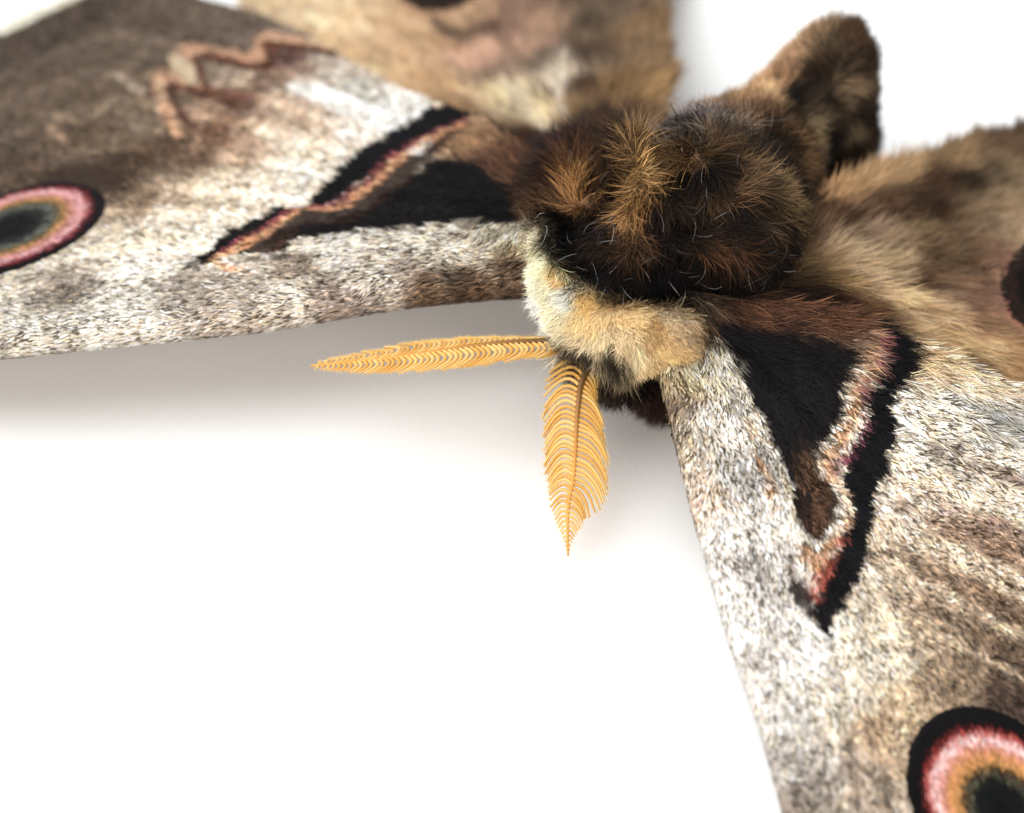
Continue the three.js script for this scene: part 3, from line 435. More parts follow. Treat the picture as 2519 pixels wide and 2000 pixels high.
const LEFT_HINDWING = {
  o: [4.84, 8.3, -23.26],
  eu: [-0.28, -0.27, -0.92],
  ev: [-0.96, 0, 0.29],
  n: [-0.08, 0.96, -0.26],
  lead: [[-4.55, 3.73], [-0.81, 5.23], [5.63, 8.07], [14.72, 12.58], [21.49, 15.57], [25.23, 17.61], [29.05, 17.46], [35.75, 16.69], [47.86, 14.08], [64.27, 8.25], [81.32, -1.61]],
  trail: [[-4.93, -1.71], [-2.47, -3.93], [1.54, -5.84], [8.81, -8.47], [17.16, -11.56], [28.51, -15.85], [46.46, -20.48], [67.84, -22.39], [83.42, -18.07], [87.74, -10.01], [82.39, -2.08]],
  tones: [
    [29.1, 15.71, '#e0c09a'],
    [25.39, 13.27, '#f0cda4'],
    [22.22, 10.06, '#e8c59e'],
    [20.16, 12.69, '#dcb890'],
    [16.53, 8.29, '#d2ad86'],
    [15.12, 10.4, '#e4c096'],
    [10.53, 7.09, '#caa47c'],
    [20.58, 6.53, '#d8b48e'],
    [22.37, 4.98, '#c49c78'],
    [17.78, 0.5, '#a98470'],
    [12.94, 0.49, '#b8927a'],
    [19.97, -1.95, '#a5836e'],
    [16.32, -2.65, '#b89478'],
    [13.53, 3.49, '#cda38a'],
    [10.21, 3.04, '#9f836e'],
    [10.17, -0.43, '#8a7664'],
    [5.22, 2.78, '#f3dcb6'],
    [7.07, 3.6, '#f3d6a8'],
    [7.4, -0.62, '#ead4ba'],
    [3.31, 0.98, '#e9cc9e'],
    [10.41, -3.3, '#6f5a4a'],
    [5.8, -1.67, '#6a4c38'],
    [15.01, -5.47, '#75624f'],
    [19.51, -6.55, '#7d6a58'],
    [15.71, -7.5, '#8c7560'],
    [11.05, -7.04, '#a0805f'],
    [4.91, -3.62, '#9c784f'],
    [13.27, -9.21, '#9a7a58'],
    [3.96, -5.71, '#b08a5e'],
    [1.35, -1.44, '#5c4030'],
    [3.04, 6.78, '#8a6244'],
    [0.2, 3.6, '#6b4632'],
    [19.98, 2.56, '#c8a27e'],
    [2.91, 0.09, '#a07c54'],
    [6.14, 7.26, '#b8906a'],
    [37.41, 12.44, '#c8a888'],
    [39.35, -3.41, '#9a7a68'],
    [29.44, -13.93, '#8c6c50']],
  marks: [
    { c: '#b08658', soft: 0.23, a: 0.6, rag: 0.2, line: [[26.16, 11.28, 0.15], [22, 8.68, 0.29], [18.31, 6.06, 0.35], [15.5, 4.34, 0.27]] },
    { c: '#b8905f', soft: 0.23, a: 0.5, rag: 0.2, line: [[24.32, 14.58, 0.14], [17.83, 11.13, 0.2], [12.6, 8.26, 0.26], [9.44, 6.35, 0.26]] },
    { c: '#57443a', soft: 0.41, a: 0.8, rag: 0.3, line: [[21.5, 4.93, 0.27], [18.7, 4.6, 0.58], [17.01, 3.43, 0.82], [17.09, 1.84, 0.7], [19.09, 0.12, 0.37]] },
    { c: '#7a6454', soft: 0.35, a: 0.6, rag: 0.3, line: [[14.91, 1.33, 0.3], [12.25, 0.7, 0.41], [7.62, 0.69, 0.35]] },
    { c: '#f6e2c2', soft: 0.29, a: 0.8, rag: 0.3, line: [[9.06, 3.02, 0.37], [5.41, 2.39, 0.76], [1.23, 1.96, 0.47]] },
    { c: '#efe0cc', soft: 0.29, a: 0.7, rag: 0.3, line: [[10.29, -1.86, 0.18], [6.41, -0.31, 0.4], [2.47, 0.74, 0.26]] }],
  flow: [
    { p: [24.63, 13.44], d: [0.91, 0.41], len: 0.78, lift: 0.2 },
    { p: [15.8, 6.72], d: [0.96, 0.27], len: 1.25, lift: 0.25 },
    { p: [8.89, 5.14], d: [0.98, 0.21], len: 1.87, lift: 0.3 },
    { p: [5.54, 2.69], d: [1, 0.05], len: 2.34, lift: 0.35 },
    { p: [14.05, -0.54], d: [1, -0.07], len: 1.4, lift: 0.25 },
    { p: [7.46, -1.33], d: [0.97, -0.23], len: 2.34, lift: 0.35 },
    { p: [15.01, -5.47], d: [0.95, -0.3], len: 1.87, lift: 0.3 },
    { p: [9.54, -6.89], d: [0.9, -0.43], len: 2.03, lift: 0.35 },
    { p: [8.87, -8.35], d: [0.71, -0.71], len: 2.03, lift: 0.6 },
    { p: [15.12, -8.75], d: [0.9, -0.44], len: 1.87, lift: 0.4 },
    { p: [13.05, -9.67], d: [0.75, -0.66], len: 1.87, lift: 0.6 },
    { p: [4.92, -6.89], d: [0.66, -0.75], len: 2.03, lift: 0.6 },
    { p: [1.08, -5.58], d: [0.65, -0.76], len: 2.03, lift: 0.6 },
    { p: [3, 5.11], d: [0.93, 0.37], len: 1.87, lift: 0.4 },
    { p: [17.21, -11.46], d: [0.75, -0.66], len: 1.87, lift: 0.6 }],
  roll: [0.4, 0.2],
  eye: { c: [30.11, 1.36], a: [-1.76, -3.71], b: [7.5, -2.73], rings: [[0, '#101010'], [0.8, '#16100f'], [0.9, '#33231d'], [1, '#1c1613'], [1.06, '#2c211b'], [1.12, '#57412f']] } };
const RIGHT_HINDWING = {
  o: [17.23, 10, -10.36],
  eu: [0.91, -0.3, -0.27],
  ev: [-0.25, 0.1, -0.96],
  n: [0.32, 0.95, 0.02],
  lead: [[-5.27, -3.48], [-0.36, -3.93], [4.83, -5.76], [8.97, -8.63], [13.33, -11.5], [17.44, -14], [22.64, -14.68], [28.97, -11.76], [34.65, -6.66], [38.79, -1.7]],
  trail: [[-1.47, 2.73], [2.18, 4.19], [5.56, 5.69], [9.72, 7.12], [14.02, 8.63], [18.48, 10.28], [23.29, 11.94], [29.97, 14.03], [36.39, 14.53], [40.62, 11.94], [41.52, 6.12], [39.66, 0]],
  tones: [
    [5.46, 5.51, '#d6a878'],
    [8.56, 7.03, '#cea87c'],
    [11.55, 8.14, '#cda97e'],
    [16.01, 9.47, '#b0906a'],
    [20.6, 10.84, '#8f7258'],
    [22.59, 11.68, '#7a604a'],
    [13.49, 6.43, '#6a4c38'],
    [16.02, 6.2, '#54402f'],
    [8.85, 4.44, '#7a5a44'],
    [11.97, 4.22, '#5e4534'],
    [5.88, 3.25, '#6a4c3c'],
    [3.43, 3.34, '#7d5c46'],
    [19.14, 7.32, '#8a745c'],
    [16.38, 3.88, '#a48a6c'],
    [18.62, 2.9, '#c8aa88'],
    [6.66, 1.99, '#a98e74'],
    [10.47, 2.05, '#a48866'],
    [12.6, 0.95, '#8c7256'],
    [4.27, 0.57, '#d1b692'],
    [7.12, -0.09, '#bca480'],
    [10.92, -0.05, '#84684e'],
    [13.96, -0.45, '#866850'],
    [15.79, -0.71, '#a88068'],
    [15.39, -3.23, '#a3766a'],
    [9.05, -1.6, '#7a5c46'],
    [5.82, -1.89, '#c8aa86'],
    [7.26, -2.98, '#e1c394'],
    [9.55, -3.52, '#ddba92'],
    [12.07, -3.51, '#a07a62'],
    [12.78, -4.88, '#b08868'],
    [9.72, -6.23, '#e0ba88'],
    [11.78, -7.31, '#e4bc8c'],
    [13.91, -8.27, '#c49a6c'],
    [10, -8.63, '#a5845e'],
    [2.75, -1.91, '#b08d5e'],
    [0.8, -0.57, '#8f7450'],
    [0.97, 1.63, '#7a5c48'],
    [20.54, 8.11, '#a08868'],
    [19.28, 5.1, '#b09474'],
    [4.38, -0.81, '#cdb18c'],
    [24.97, 8.24, '#8f7258'],
    [22.41, -0.65, '#8a6450'],
    [18.02, -7.62, '#b08868'],
    [4.19, -4.61, '#8a6240'],
    [2.05, -3.8, '#5f4030'],
    [-0.16, -3.27, '#4f3628']],
  marks: [
    { c: '#a8705f', soft: 0.27, a: 0.8, rag: 0.3, line: [[17.33, 0.39, 0.23], [15.8, -1.84, 0.32], [15.19, -3.83, 0.33], [15.34, -5.4, 0.27]] },
    { c: '#4c3424', soft: 0.18, a: 0.7, rag: 0.3, line: [[8.08, -1.89, 0.13], [10.14, -2.11, 0.2], [13.32, -2.33, 0.15]] },
    { c: '#8a6a44', soft: 0.12, a: 0.6, rag: 0.3, line: [[6.41, -3.46, 0.07], [10.55, -4.69, 0.09], [12.63, -5.78, 0.09]] }],
  flow: [
    { p: [-1.86, -0.41], d: [0.9, 0.43], len: 2.6, lift: 0.5 },
    { p: [-0.35, 1.96], d: [0.83, 0.56], len: 2.6, lift: 0.5 },
    { p: [-2.32, -2.72], d: [0.99, -0.12], len: 2.4, lift: 0.4 },
    { p: [3.17, 4.01], d: [0.8, 0.6], len: 2.03, lift: 0.4 },
    { p: [5.56, 5.69], d: [0.77, 0.64], len: 2.34, lift: 0.5 },
    { p: [9.69, 7.04], d: [0.79, 0.61], len: 2.34, lift: 0.45 },
    { p: [16.1, 9.12], d: [0.82, 0.57], len: 2.03, lift: 0.4 },
    { p: [21.59, 11.26], d: [0.85, 0.52], len: 1.72, lift: 0.35 },
    { p: [6.31, 2.86], d: [0.92, 0.39], len: 2.18, lift: 0.3 },
    { p: [12.27, 4.2], d: [0.89, 0.46], len: 1.87, lift: 0.25 },
    { p: [1.46, 1.19], d: [0.67, 0.74], len: 2.34, lift: 0.5 },
    { p: [3.64, 0.43], d: [0.96, 0.27], len: 2.18, lift: 0.35 },
    { p: [8.69, -0.3], d: [0.98, 0.22], len: 1.87, lift: 0.25 },
    { p: [14.84, 1.38], d: [0.92, 0.4], len: 1.56, lift: 0.22 },
    { p: [4.24, -2.69], d: [0.99, -0.17], len: 2.34, lift: 0.3 },
    { p: [9.25, -3.45], d: [0.96, -0.29], len: 2.03, lift: 0.25 },
    { p: [13.64, -4.23], d: [0.99, -0.12], len: 1.56, lift: 0.2 },
    { p: [1.04, -1.93], d: [0.97, -0.26], len: 2.34, lift: 0.4 },
    { p: [9.81, -6.54], d: [0.94, -0.35], len: 2.03, lift: 0.25 },
    { p: [13.83, -8.1], d: [0.91, -0.41], len: 1.87, lift: 0.22 },
    { p: [19.58, 6.45], d: [0.88, 0.47], len: 1.56, lift: 0.25 }],
  roll: [0.4, 0.2],
  eye: { c: [19.87, -1.94], a: [-4.04, -0.02], b: [1.79, 4.11], rings: [[0, '#101010'], [0.8, '#16100f'], [0.9, '#33231d'], [1, '#1c1613'], [1.06, '#2c211b'], [1.12, '#57412f']] } };
const ANTENNAE = [{ shaft: [[5.19, 8.2, -4.01], [4.92, 8, -3.48], [4.55, 7.8, -2.79], [4.25, 7.5, -2.04], [4.12, 7.2, -1.09], [4, 6.8, -0.09], [3.93, 6.3, 1.21], [3.86, 5.8, 2.32], [3.73, 5.2, 3.78], [3.49, 4.8, 4.76], [3.39, 4.2, 6.43], [3.41, 3.6, 8.15]], n: [0.12, 0.76, 0.64], count: 40, near: { len: [[0, 1.7], [0.08, 2.15], [0.25, 2.3], [0.5, 2], [0.65, 1.45], [0.78, 0.9], [0.87, 0.45], [0.94, 0.15], [1, 0.04]], lean: [0.35, 0.25], bulge: -0.34, curl: -0.12 }, far: { len: [[0, 1], [0.1, 1.55], [0.3, 2.2], [0.5, 2.5], [0.62, 2.2], [0.7, 1.45], [0.8, 0.9], [0.88, 0.45], [0.95, 0.15], [1, 0.04]], lean: [0.25, 0.55], bulge: -0.1, curl: -0.1 } },
  { shaft: [[3.5, 8.6, -4.92], [2.13, 8.9, -4.54], [0.06, 9.2, -4.16], [-2.3, 9.4, -3.71], [-4.65, 9.4, -3.24], [-7, 9.2, -2.98], [-9.36, 8.9, -2.89], [-11.13, 8.7, -2.87], [-12.47, 8.5, -2.89]], n: [0.03, -0.98, 0.2], count: 46, near: { len: [[0, 1.1], [0.1, 1.7], [0.35, 2], [0.55, 1.7], [0.75, 1.2], [0.9, 0.7], [1, 0.2]], lean: [-0.1, 0.55], bulge: -0.35, curl: 0.1 }, far: { len: [[0, 0.7], [0.2, 1], [0.4, 1.7], [0.6, 2.3], [0.75, 1.8], [0.9, 1], [1, 0.25]], lean: [-0.2, 0.5], bulge: -0.3, curl: 0.25 } }];

// ------------------------------------------------------------------ helpers
function rng(seed) { let a = seed >>> 0; return () => { a = (a + 0x6D2B79F5) >>> 0; let t = Math.imul(a ^ (a >>> 15), 1 | a); t = (t + Math.imul(t ^ (t >>> 7), 61 | t)) ^ t; return ((t ^ (t >>> 14)) >>> 0) / 4294967296; }; }
const V = (a) => new THREE.Vector3(a[0], a[1], a[2]);
const lerp = (a, b, t) => a + (b - a) * t;
const clamp = (x, a = 0, b = 1) => Math.min(b, Math.max(a, x));
const smooth = (a, b, x) => { const t = clamp((x - a) / (b - a)); return t * t * (3 - 2 * t); };
function hash(x, y, z) { let h = Math.imul(x, 374761393) + Math.imul(y, 668265263) + Math.imul(z, 2147483647 - 5); h = Math.imul(h ^ (h >>> 13), 1274126177); return ((h ^ (h >>> 16)) >>> 0) / 4294967296; }
function noise(x, y, z = 0) {
  const xi = Math.floor(x), yi = Math.floor(y), zi = Math.floor(z), u = x - xi, v = y - yi, w = z - zi;
  const a = u * u * (3 - 2 * u), b = v * v * (3 - 2 * v), c = w * w * (3 - 2 * w);
  const f = (k) => lerp(lerp(hash(xi, yi, zi + k), hash(xi + 1, yi, zi + k), a), lerp(hash(xi, yi + 1, zi + k), hash(xi + 1, yi + 1, zi + k), a), b);
  return lerp(f(0), f(1), c);
}
const ALBEDO = 0.78;                                                // colours were read off lit surfaces
const tint = new Map();
function rgb(hex) { if (!tint.has(hex)) { const c = new THREE.Color(hex); tint.set(hex, [c.r * ALBEDO, c.g * ALBEDO, c.b * ALBEDO]); } return tint.get(hex); }
function mesh(name, geometry, material, parent, label) {
  const m = new THREE.Mesh(geometry, material); m.name = name; m.castShadow = m.receiveShadow = true;
  if (label) m.userData.label = label;
  parent.add(m); return m;
}
const used = {};
function numbered(name) { const n = used[name] = (used[name] ?? -1) + 1; return n ? `${name}_${String(n).padStart(3, '0')}` : name; }

// A hair: a curved tapering ribbon, one unit long, bent by one unit. Each copy's matrix gives it length, width and bend.
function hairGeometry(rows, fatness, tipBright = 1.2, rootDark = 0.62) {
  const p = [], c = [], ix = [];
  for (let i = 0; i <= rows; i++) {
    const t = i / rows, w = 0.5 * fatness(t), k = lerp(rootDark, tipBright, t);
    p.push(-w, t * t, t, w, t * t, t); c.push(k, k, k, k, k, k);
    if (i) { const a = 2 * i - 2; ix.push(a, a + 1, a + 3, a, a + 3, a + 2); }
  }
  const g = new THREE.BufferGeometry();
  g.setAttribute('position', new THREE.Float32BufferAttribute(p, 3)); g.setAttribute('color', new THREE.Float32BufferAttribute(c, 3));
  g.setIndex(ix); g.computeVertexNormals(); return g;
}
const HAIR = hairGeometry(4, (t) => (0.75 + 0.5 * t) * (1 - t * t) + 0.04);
const SCALE = hairGeometry(2, (t) => [0.7, 1, 0.45][Math.round(t * 2)], 1.06, 0.85);
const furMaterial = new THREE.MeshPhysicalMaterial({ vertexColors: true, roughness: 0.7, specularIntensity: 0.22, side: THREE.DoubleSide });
class Fur {
  constructor() { this.m = []; this.c = []; }
  // root, direction (unit), normal (unit), length, width, sideways bend, upward bend, colour
  add(o, d, n, len, wid, bend, up, col) {
    const sx = d.y * n.z - d.z * n.y, sy = d.z * n.x - d.x * n.z, sz = d.x * n.y - d.y * n.x, l = 1 / (Math.hypot(sx, sy, sz) || 1);
    const x = sx * l, y = sy * l, z = sz * l;
    this.m.push(x * wid, y * wid, z * wid, 0, n.x * up + x * bend, n.y * up + y * bend, n.z * up + z * bend, 0, d.x * len, d.y * len, d.z * len, 0, o.x, o.y, o.z, 1);
    this.c.push(col[0], col[1], col[2]);
  }
  build(name, parent, geometry = HAIR, label) {
    const n = this.m.length / 16, im = new THREE.InstancedMesh(geometry, furMaterial, n);
    im.instanceMatrix = new THREE.InstancedBufferAttribute(new Float32Array(this.m), 16);
    im.instanceColor = new THREE.InstancedBufferAttribute(new Float32Array(this.c), 3);
    im.name = name; im.userData.kind = 'stuff'; if (label) im.userData.label = label;
    im.castShadow = im.receiveShadow = true; parent.add(im); return im;
  }
}
// Points spread over a triangle mesh, each with barycentric data: f(weights, triangle) -> density 0..1 is asked through keep.
function scatter(geometry, count, random, visit, weight = () => 1) {
  const p = geometry.attributes.position, ix = geometry.index.array, nT = ix.length / 3, cdf = new Float64Array(nT);
  const a = new THREE.Vector3(), b = new THREE.Vector3(), c = new THREE.Vector3(); let sum = 0;
  for (let t = 0; t < nT; t++) {
    a.fromBufferAttribute(p, ix[3 * t]); b.fromBufferAttribute(p, ix[3 * t + 1]); c.fromBufferAttribute(p, ix[3 * t + 2]);
    const ctr = [(a.x + b.x + c.x) / 3, (a.y + b.y + c.y) / 3, (a.z + b.z + c.z) / 3];
    sum += b.sub(a).cross(c.sub(a)).length() * weight(ix[3 * t], ctr); cdf[t] = sum;
  }
  const N = geometry.attributes.normal, o = new THREE.Vector3(), n = new THREE.Vector3(), q = new THREE.Vector3();
  for (let k = 0; k < count; k++) {
    const r = random() * sum; let lo = 0, hi = nT - 1;
    while (lo < hi) { const m = (lo + hi) >> 1; if (cdf[m] < r) lo = m + 1; else hi = m; }
    let u = random(), v = random(); if (u + v > 1) { u = 1 - u; v = 1 - v; } const w = [1 - u - v, u, v];
    o.set(0, 0, 0); n.set(0, 0, 0);
    for (let j = 0; j < 3; j++) { o.addScaledVector(q.fromBufferAttribute(p, ix[3 * lo + j]), w[j]); n.addScaledVector(q.fromBufferAttribute(N, ix[3 * lo + j]), w[j]); }
    visit(o, n.normalize(), w, lo);
  }
}

// ------------------------------------------------------------------ the surface the moth rests on
{
  const S = 512, d = new Uint8Array(S * S * 4);
  for (let y = 0; y < S; y++) for (let x = 0; x < S; x++) {
    const g = 128 + 60 * (noise(x * 0.35, y * 0.35, 3) - 0.5) + 50 * (noise(x * 0.09, y * 0.09, 8) - 0.5), i = 4 * (y * S + x);
    d[i] = d[i + 1] = d[i + 2] = g; d[i + 3] = 255;
  }
  const t = new THREE.DataTexture(d, S, S); t.wrapS = t.wrapT = THREE.RepeatWrapping; t.magFilter = THREE.LinearFilter; t.repeat.set(30, 30); t.needsUpdate = true;
  const g = new THREE.BoxGeometry(1.2, 0.02, 1.2); g.translate(0, -0.01, 0);
  const m = mesh('tabletop', g, new THREE.MeshStandardMaterial({ color: new THREE.Color().setRGB(0.84, 0.84, 0.84), roughness: 0.75, bumpMap: t, bumpScale: 0.00003 }), scene);
  m.userData.kind = 'structure'; m.userData.label = 'plain bright white surface under the moth';
}

// ------------------------------------------------------------------ the moth
const moth = new THREE.Group(); moth.name = 'moth'; moth.scale.setScalar(MM); scene.add(moth);
moth.userData = { label: 'large brown and cream moth with feathered yellow antennae on the white surface', category: 'moth' };

// ---- wings
function makeWing(W, opt) {
  const random = rng(opt.seed), O = V(W.o), EU = V(W.eu), EV = V(W.ev), EN = V(W.n);
  const world = (u, v, h) => O.clone().addScaledVector(EU, u).addScaledVector(EV, v).addScaledVector(EN, h);
  // colours: broad tones between the given points, then the markings over them
  let lo = [1e9, 1e9], hi = [-1e9, -1e9];
  for (const q of [...W.lead, ...W.trail]) for (const k of [0, 1]) { lo[k] = Math.min(lo[k], q[k] - 1); hi[k] = Math.max(hi[k], q[k] + 1); }
  const G = 150, tone = new Float32Array(G * G * 3), T = W.tones.map((q) => [q[0], q[1], ...rgb(q[2])]);
  for (let j = 0; j < G; j++) for (let i = 0; i < G; i++) {
    const u = lerp(lo[0], hi[0], i / (G - 1)), v = lerp(lo[1], hi[1], j / (G - 1)); let s = 0, r = 0, g = 0, b = 0;
    for (const q of T) { const d = (u - q[0]) ** 2 + (v - q[1]) ** 2 + 0.15, w = 1 / (d * d); s += w; r += w * q[2]; g += w * q[3]; b += w * q[4]; }
    const k = 3 * (j * G + i), grey = (0.3 * r + 0.6 * g + 0.1 * b) * opt.grey, lum = 0.3 * r + 0.6 * g + 0.1 * b, deep = (c) => opt.gain * (c * (1 - opt.grey) + grey) / s * Math.pow(lum / s / 0.5, opt.deep - 1); tone[k] = deep(r); tone[k + 1] = deep(g); tone[k + 2] = deep(b);
  }
  const toneAt = (u, v, out) => {
    const x = clamp((u - lo[0]) / (hi[0] - lo[0])) * (G - 1.001), y = clamp((v - lo[1]) / (hi[1] - lo[1])) * (G - 1.001), i = x | 0, j = y | 0, a = x - i, b = y - j;
    for (let k = 0; k < 3; k++) { const q = 3 * (j * G + i) + k; out[k] = lerp(lerp(tone[q], tone[q + 3], a), lerp(tone[q + 3 * G], tone[q + 3 * G + 3], a), b); }
  };
  const marks = W.marks.map((m) => {
    const pts = m.line ?? m.poly, pad = m.soft + 1 + (m.line ? Math.max(...m.line.map((q) => q[2])) : 0);
    return { ...m, col: rgb(m.c), box: [Math.min(...pts.map((q) => q[0])) - pad, Math.max(...pts.map((q) => q[0])) + pad, Math.min(...pts.map((q) => q[1])) - pad, Math.max(...pts.map((q) => q[1])) + pad] };
  });
  function dist(m, u, v) {                                          // signed: below 0 inside the marking
    const P = m.line ?? m.poly; let best = 1e9, inside = false;
    for (let i = 0, n = m.line ? P.length - 1 : P.length; i < n; i++) {
      const a = P[i], b = P[(i + 1) % P.length], dx = b[0] - a[0], dy = b[1] - a[1], t = clamp(((u - a[0]) * dx + (v - a[1]) * dy) / (dx * dx + dy * dy + 1e-9));
      best = Math.min(best, Math.hypot(u - a[0] - t * dx, v - a[1] - t * dy) - (m.line ? lerp(a[2], b[2], t) : 0));
      if (!m.line && (a[1] > v) !== (b[1] > v) && u < (dx * (v - a[1])) / dy + a[0]) inside = !inside;
    }
    return inside ? -best : best;
  }
  const shade = [0, 0, 0];
  function colour(u, v, ragged = 1) {
    const wu = u + 0.9 * (noise(u * 0.7, v * 0.7, 1) - 0.5), wv = v + 0.9 * (noise(u * 0.7, v * 0.7, 2) - 0.5);
    toneAt(wu, wv, shade); let dark = 0;
    for (const m of marks) {
      if (u < m.box[0] || u > m.box[1] || v < m.box[2] || v > m.box[3]) continue;
      const w = ragged * m.rag * (1.4 * (noise(u * 1.6, v * 1.6, 5) - 0.5) + 0.9 * (noise(u * 4, v * 4, 6) - 0.5));
      const k = m.a * (1 - smooth(-m.soft, m.soft, dist(m, u, v) + w));
      if (k > 0) { for (let i = 0; i < 3; i++) shade[i] = lerp(shade[i], m.col[i], k); if (m.col[0] < 0.03) dark = Math.max(dark, k); else dark *= 1 - k; }
    }
    return dark;
  }
  const E = W.eye, toEye = (u, v) => { const x = u - E.c[0], y = v - E.c[1], det = E.a[0] * E.b[1] - E.a[1] * E.b[0]; return [(x * E.b[1] - y * E.b[0]) / det, (E.a[0] * y - E.a[1] * x) / det]; };
  // shape: rounded front edge, gentle folds along the veins, closed underneath
  const NS = opt.ns ?? 150, NT = opt.nt ?? 70, NR = 9;
  const VEINS = [0.13, 0.2, 0.29, 0.38, 0.48, 0.59, 0.7, 0.82], vein = (t, s) => { let m = 0; for (const q of VEINS) m = Math.max(m, Math.exp(-(((t - q - 0.012 * Math.sin(7 * s + 40 * q)) / 0.014) ** 2))); return m * smooth(0.12, 0.3, s); };
  const curve = (L) => new THREE.CatmullRomCurve3(L.map((q) => new THREE.Vector3(q[0], q[1], 0)), false, 'centripetal');
  const A = curve(W.lead), B = curve(W.trail), pos = [], uvs = [], ix = [], top = [];
  for (let i = 0; i <= NS; i++) {
    const s = i / NS, a = A.getPointAt(s), b = B.getPointAt(s), d = b.clone().sub(a), span = d.length() || 1e-6; d.divideScalar(span);
    const r = Math.min(lerp(W.roll[0], W.roll[1], Math.sqrt(s)), 0.3 * span);
    for (let j = 0; j <= NR + NT; j++) {
      let x, h;
      if (j <= NR) { const f = lerp(-1.35, Math.PI / 2, j / NR); x = r * (1 - Math.cos(f)); h = r * (Math.sin(f) - 1); }
      else { const t = (j - NR) / NT; x = lerp(r, span, t); h = opt.fold * Math.sin(Math.PI * Math.min(1, t * 1.1)) * (0.6 * Math.sin(t * 34 + s * 2) + 0.4 * Math.sin(t * 61 + 1)) * smooth(0, 0.15, s) + 0.5 * opt.fold * (noise(s * 9, t * 9, opt.seed) - 0.5); const e = toEye(a.x + d.x * x, a.y + d.y * x); h = (h + (opt.veins ? 0.2 * vein(t, s) : 0)) * smooth(1.1, 2, Math.hypot(e[0], e[1])); }
      const q = world(a.x + d.x * x, a.y + d.y * x, h);
      if (q.y < 0.9) q.y = 0.35 + 0.55 * Math.exp((q.y - 0.9) / 0.9);            // the lowest part lies on the table
      pos.push(q.x, q.y, q.z); uvs.push(a.x + d.x * x, a.y + d.y * x); top.push([a.x + d.x * x, a.y + d.y * x, x / span, s]);
    }
  }
  const R = NR + NT + 1, grid = (base, flip) => { for (let i = 0; i < NS; i++) for (let j = 0; j < R - 1; j++) { const a = base + i * R + j, b = a + R; flip ? ix.push(a, a + 1, b, b, a + 1, b + 1) : ix.push(a, b, a + 1, b, b + 1, a + 1); } };
  const tmp = new THREE.BufferGeometry(); tmp.setAttribute('position', new THREE.Float32BufferAttribute(pos, 3));
  grid(0, false); tmp.setIndex(ix.slice()); tmp.computeVertexNormals();
  let up = 0; for (let k = 0; k < tmp.attributes.normal.count; k++) up += tmp.attributes.normal.getY(k);
  const flipped = up < 0; ix.length = 0; grid(0, flipped); tmp.setIndex(ix.slice()); tmp.computeVertexNormals();
  // underside: straight from the lower lip of the front edge to the rear edge
  const n0 = pos.length / 3;
  for (let i = 0; i <= NS; i++) for (let j = 0; j < R; j++) {
    const k = i * R + j, k0 = i * R, k1 = i * R + R - 1, f = j / (R - 1), under = 0.22;
    const dn = j === 0 || j === R - 1 ? 0 : under;
    const sag = j <= NR ? 0 : dn;
    const px = j <= NR ? lerp(pos[3 * k0], pos[3 * (i * R + NR)], j / NR) : pos[3 * k], py = (j <= NR ? lerp(pos[3 * k0 + 1], pos[3 * (i * R + NR) + 1] - under, j / NR) : pos[3 * k + 1] - sag), pz = j <= NR ? lerp(pos[3 * k0 + 2], pos[3 * (i * R + NR) + 2], j / NR) : pos[3 * k + 2];
    pos.push(px, Math.max(0.02, py), pz); uvs.push(uvs[2 * k], uvs[2 * k + 1]);
  }
  grid(n0, !flipped);
  for (let j = 0; j < R - 1; j++) for (const i of [0, NS]) { const a = i * R + j, b = n0 + a; (i === 0) === flipped ? ix.push(a, b, a + 1, a + 1, b, b + 1) : ix.push(a, a + 1, b, a + 1, b + 1, b); }
  const g = new THREE.BufferGeometry(); g.setAttribute('position', new THREE.Float32BufferAttribute(pos, 3)); g.setIndex(ix); g.computeVertexNormals();
  g.setAttribute('uv', new THREE.Float32BufferAttribute(uvs.map((x, k) => (x - lo[k % 2]) / (hi[k % 2] - lo[k % 2])), 2));
  // membrane colour, laid out in the wing's own millimetres
  const S = 900, data = new Uint8Array(S * S * 4), enc = (x) => 255 * Math.pow(clamp(x), 1 / 2.2);
  for (let y = 0; y < S; y++) for (let x = 0; x < S; x++) {
    const u = lerp(lo[0], hi[0], (x + 0.5) / S), v = lerp(lo[1], hi[1], (y + 0.5) / S); colour(u, v);
    const f = 0.72 * (0.8 + 0.4 * noise(u * 5, v * 5, 4)), k = 4 * (y * S + x);
    for (let c = 0; c < 3; c++) data[k + c] = enc(shade[c] * f); data[k + 3] = 255;
  }
  const map = new THREE.DataTexture(data, S, S); map.colorSpace = THREE.SRGBColorSpace; map.magFilter = THREE.LinearFilter; map.needsUpdate = true;
  const wing = mesh(numbered(opt.name), g, new THREE.MeshStandardMaterial({ map, roughness: 0.85, side: THREE.DoubleSide }), moth, opt.label);

  // eyespot: a disc following the wing, ringed, with its own short scales
  const ringColour = (r) => { const Q = E.rings; for (let i = 1; i < Q.length; i++) if (r <= Q[i][0]) { const t = (r - Q[i - 1][0]) / (Q[i][0] - Q[i - 1][0]), a = rgb(Q[i - 1][1]), b = rgb(Q[i][1]); return [0, 1, 2].map((k) => lerp(a[k], b[k], t)); } return rgb(Q.at(-1)[1]); };
  const rMax = E.rings.at(-1)[0], lowest = (q) => { if (q.y < 0.9) q.y = 0.35 + 0.55 * Math.exp((q.y - 0.9) / 0.9); return q; };
  const eyePoint = (r, th, h) => lowest(world(E.c[0] + r * (E.a[0] * Math.cos(th) + E.b[0] * Math.sin(th)), E.c[1] + r * (E.a[1] * Math.cos(th) + E.b[1] * Math.sin(th)), h));
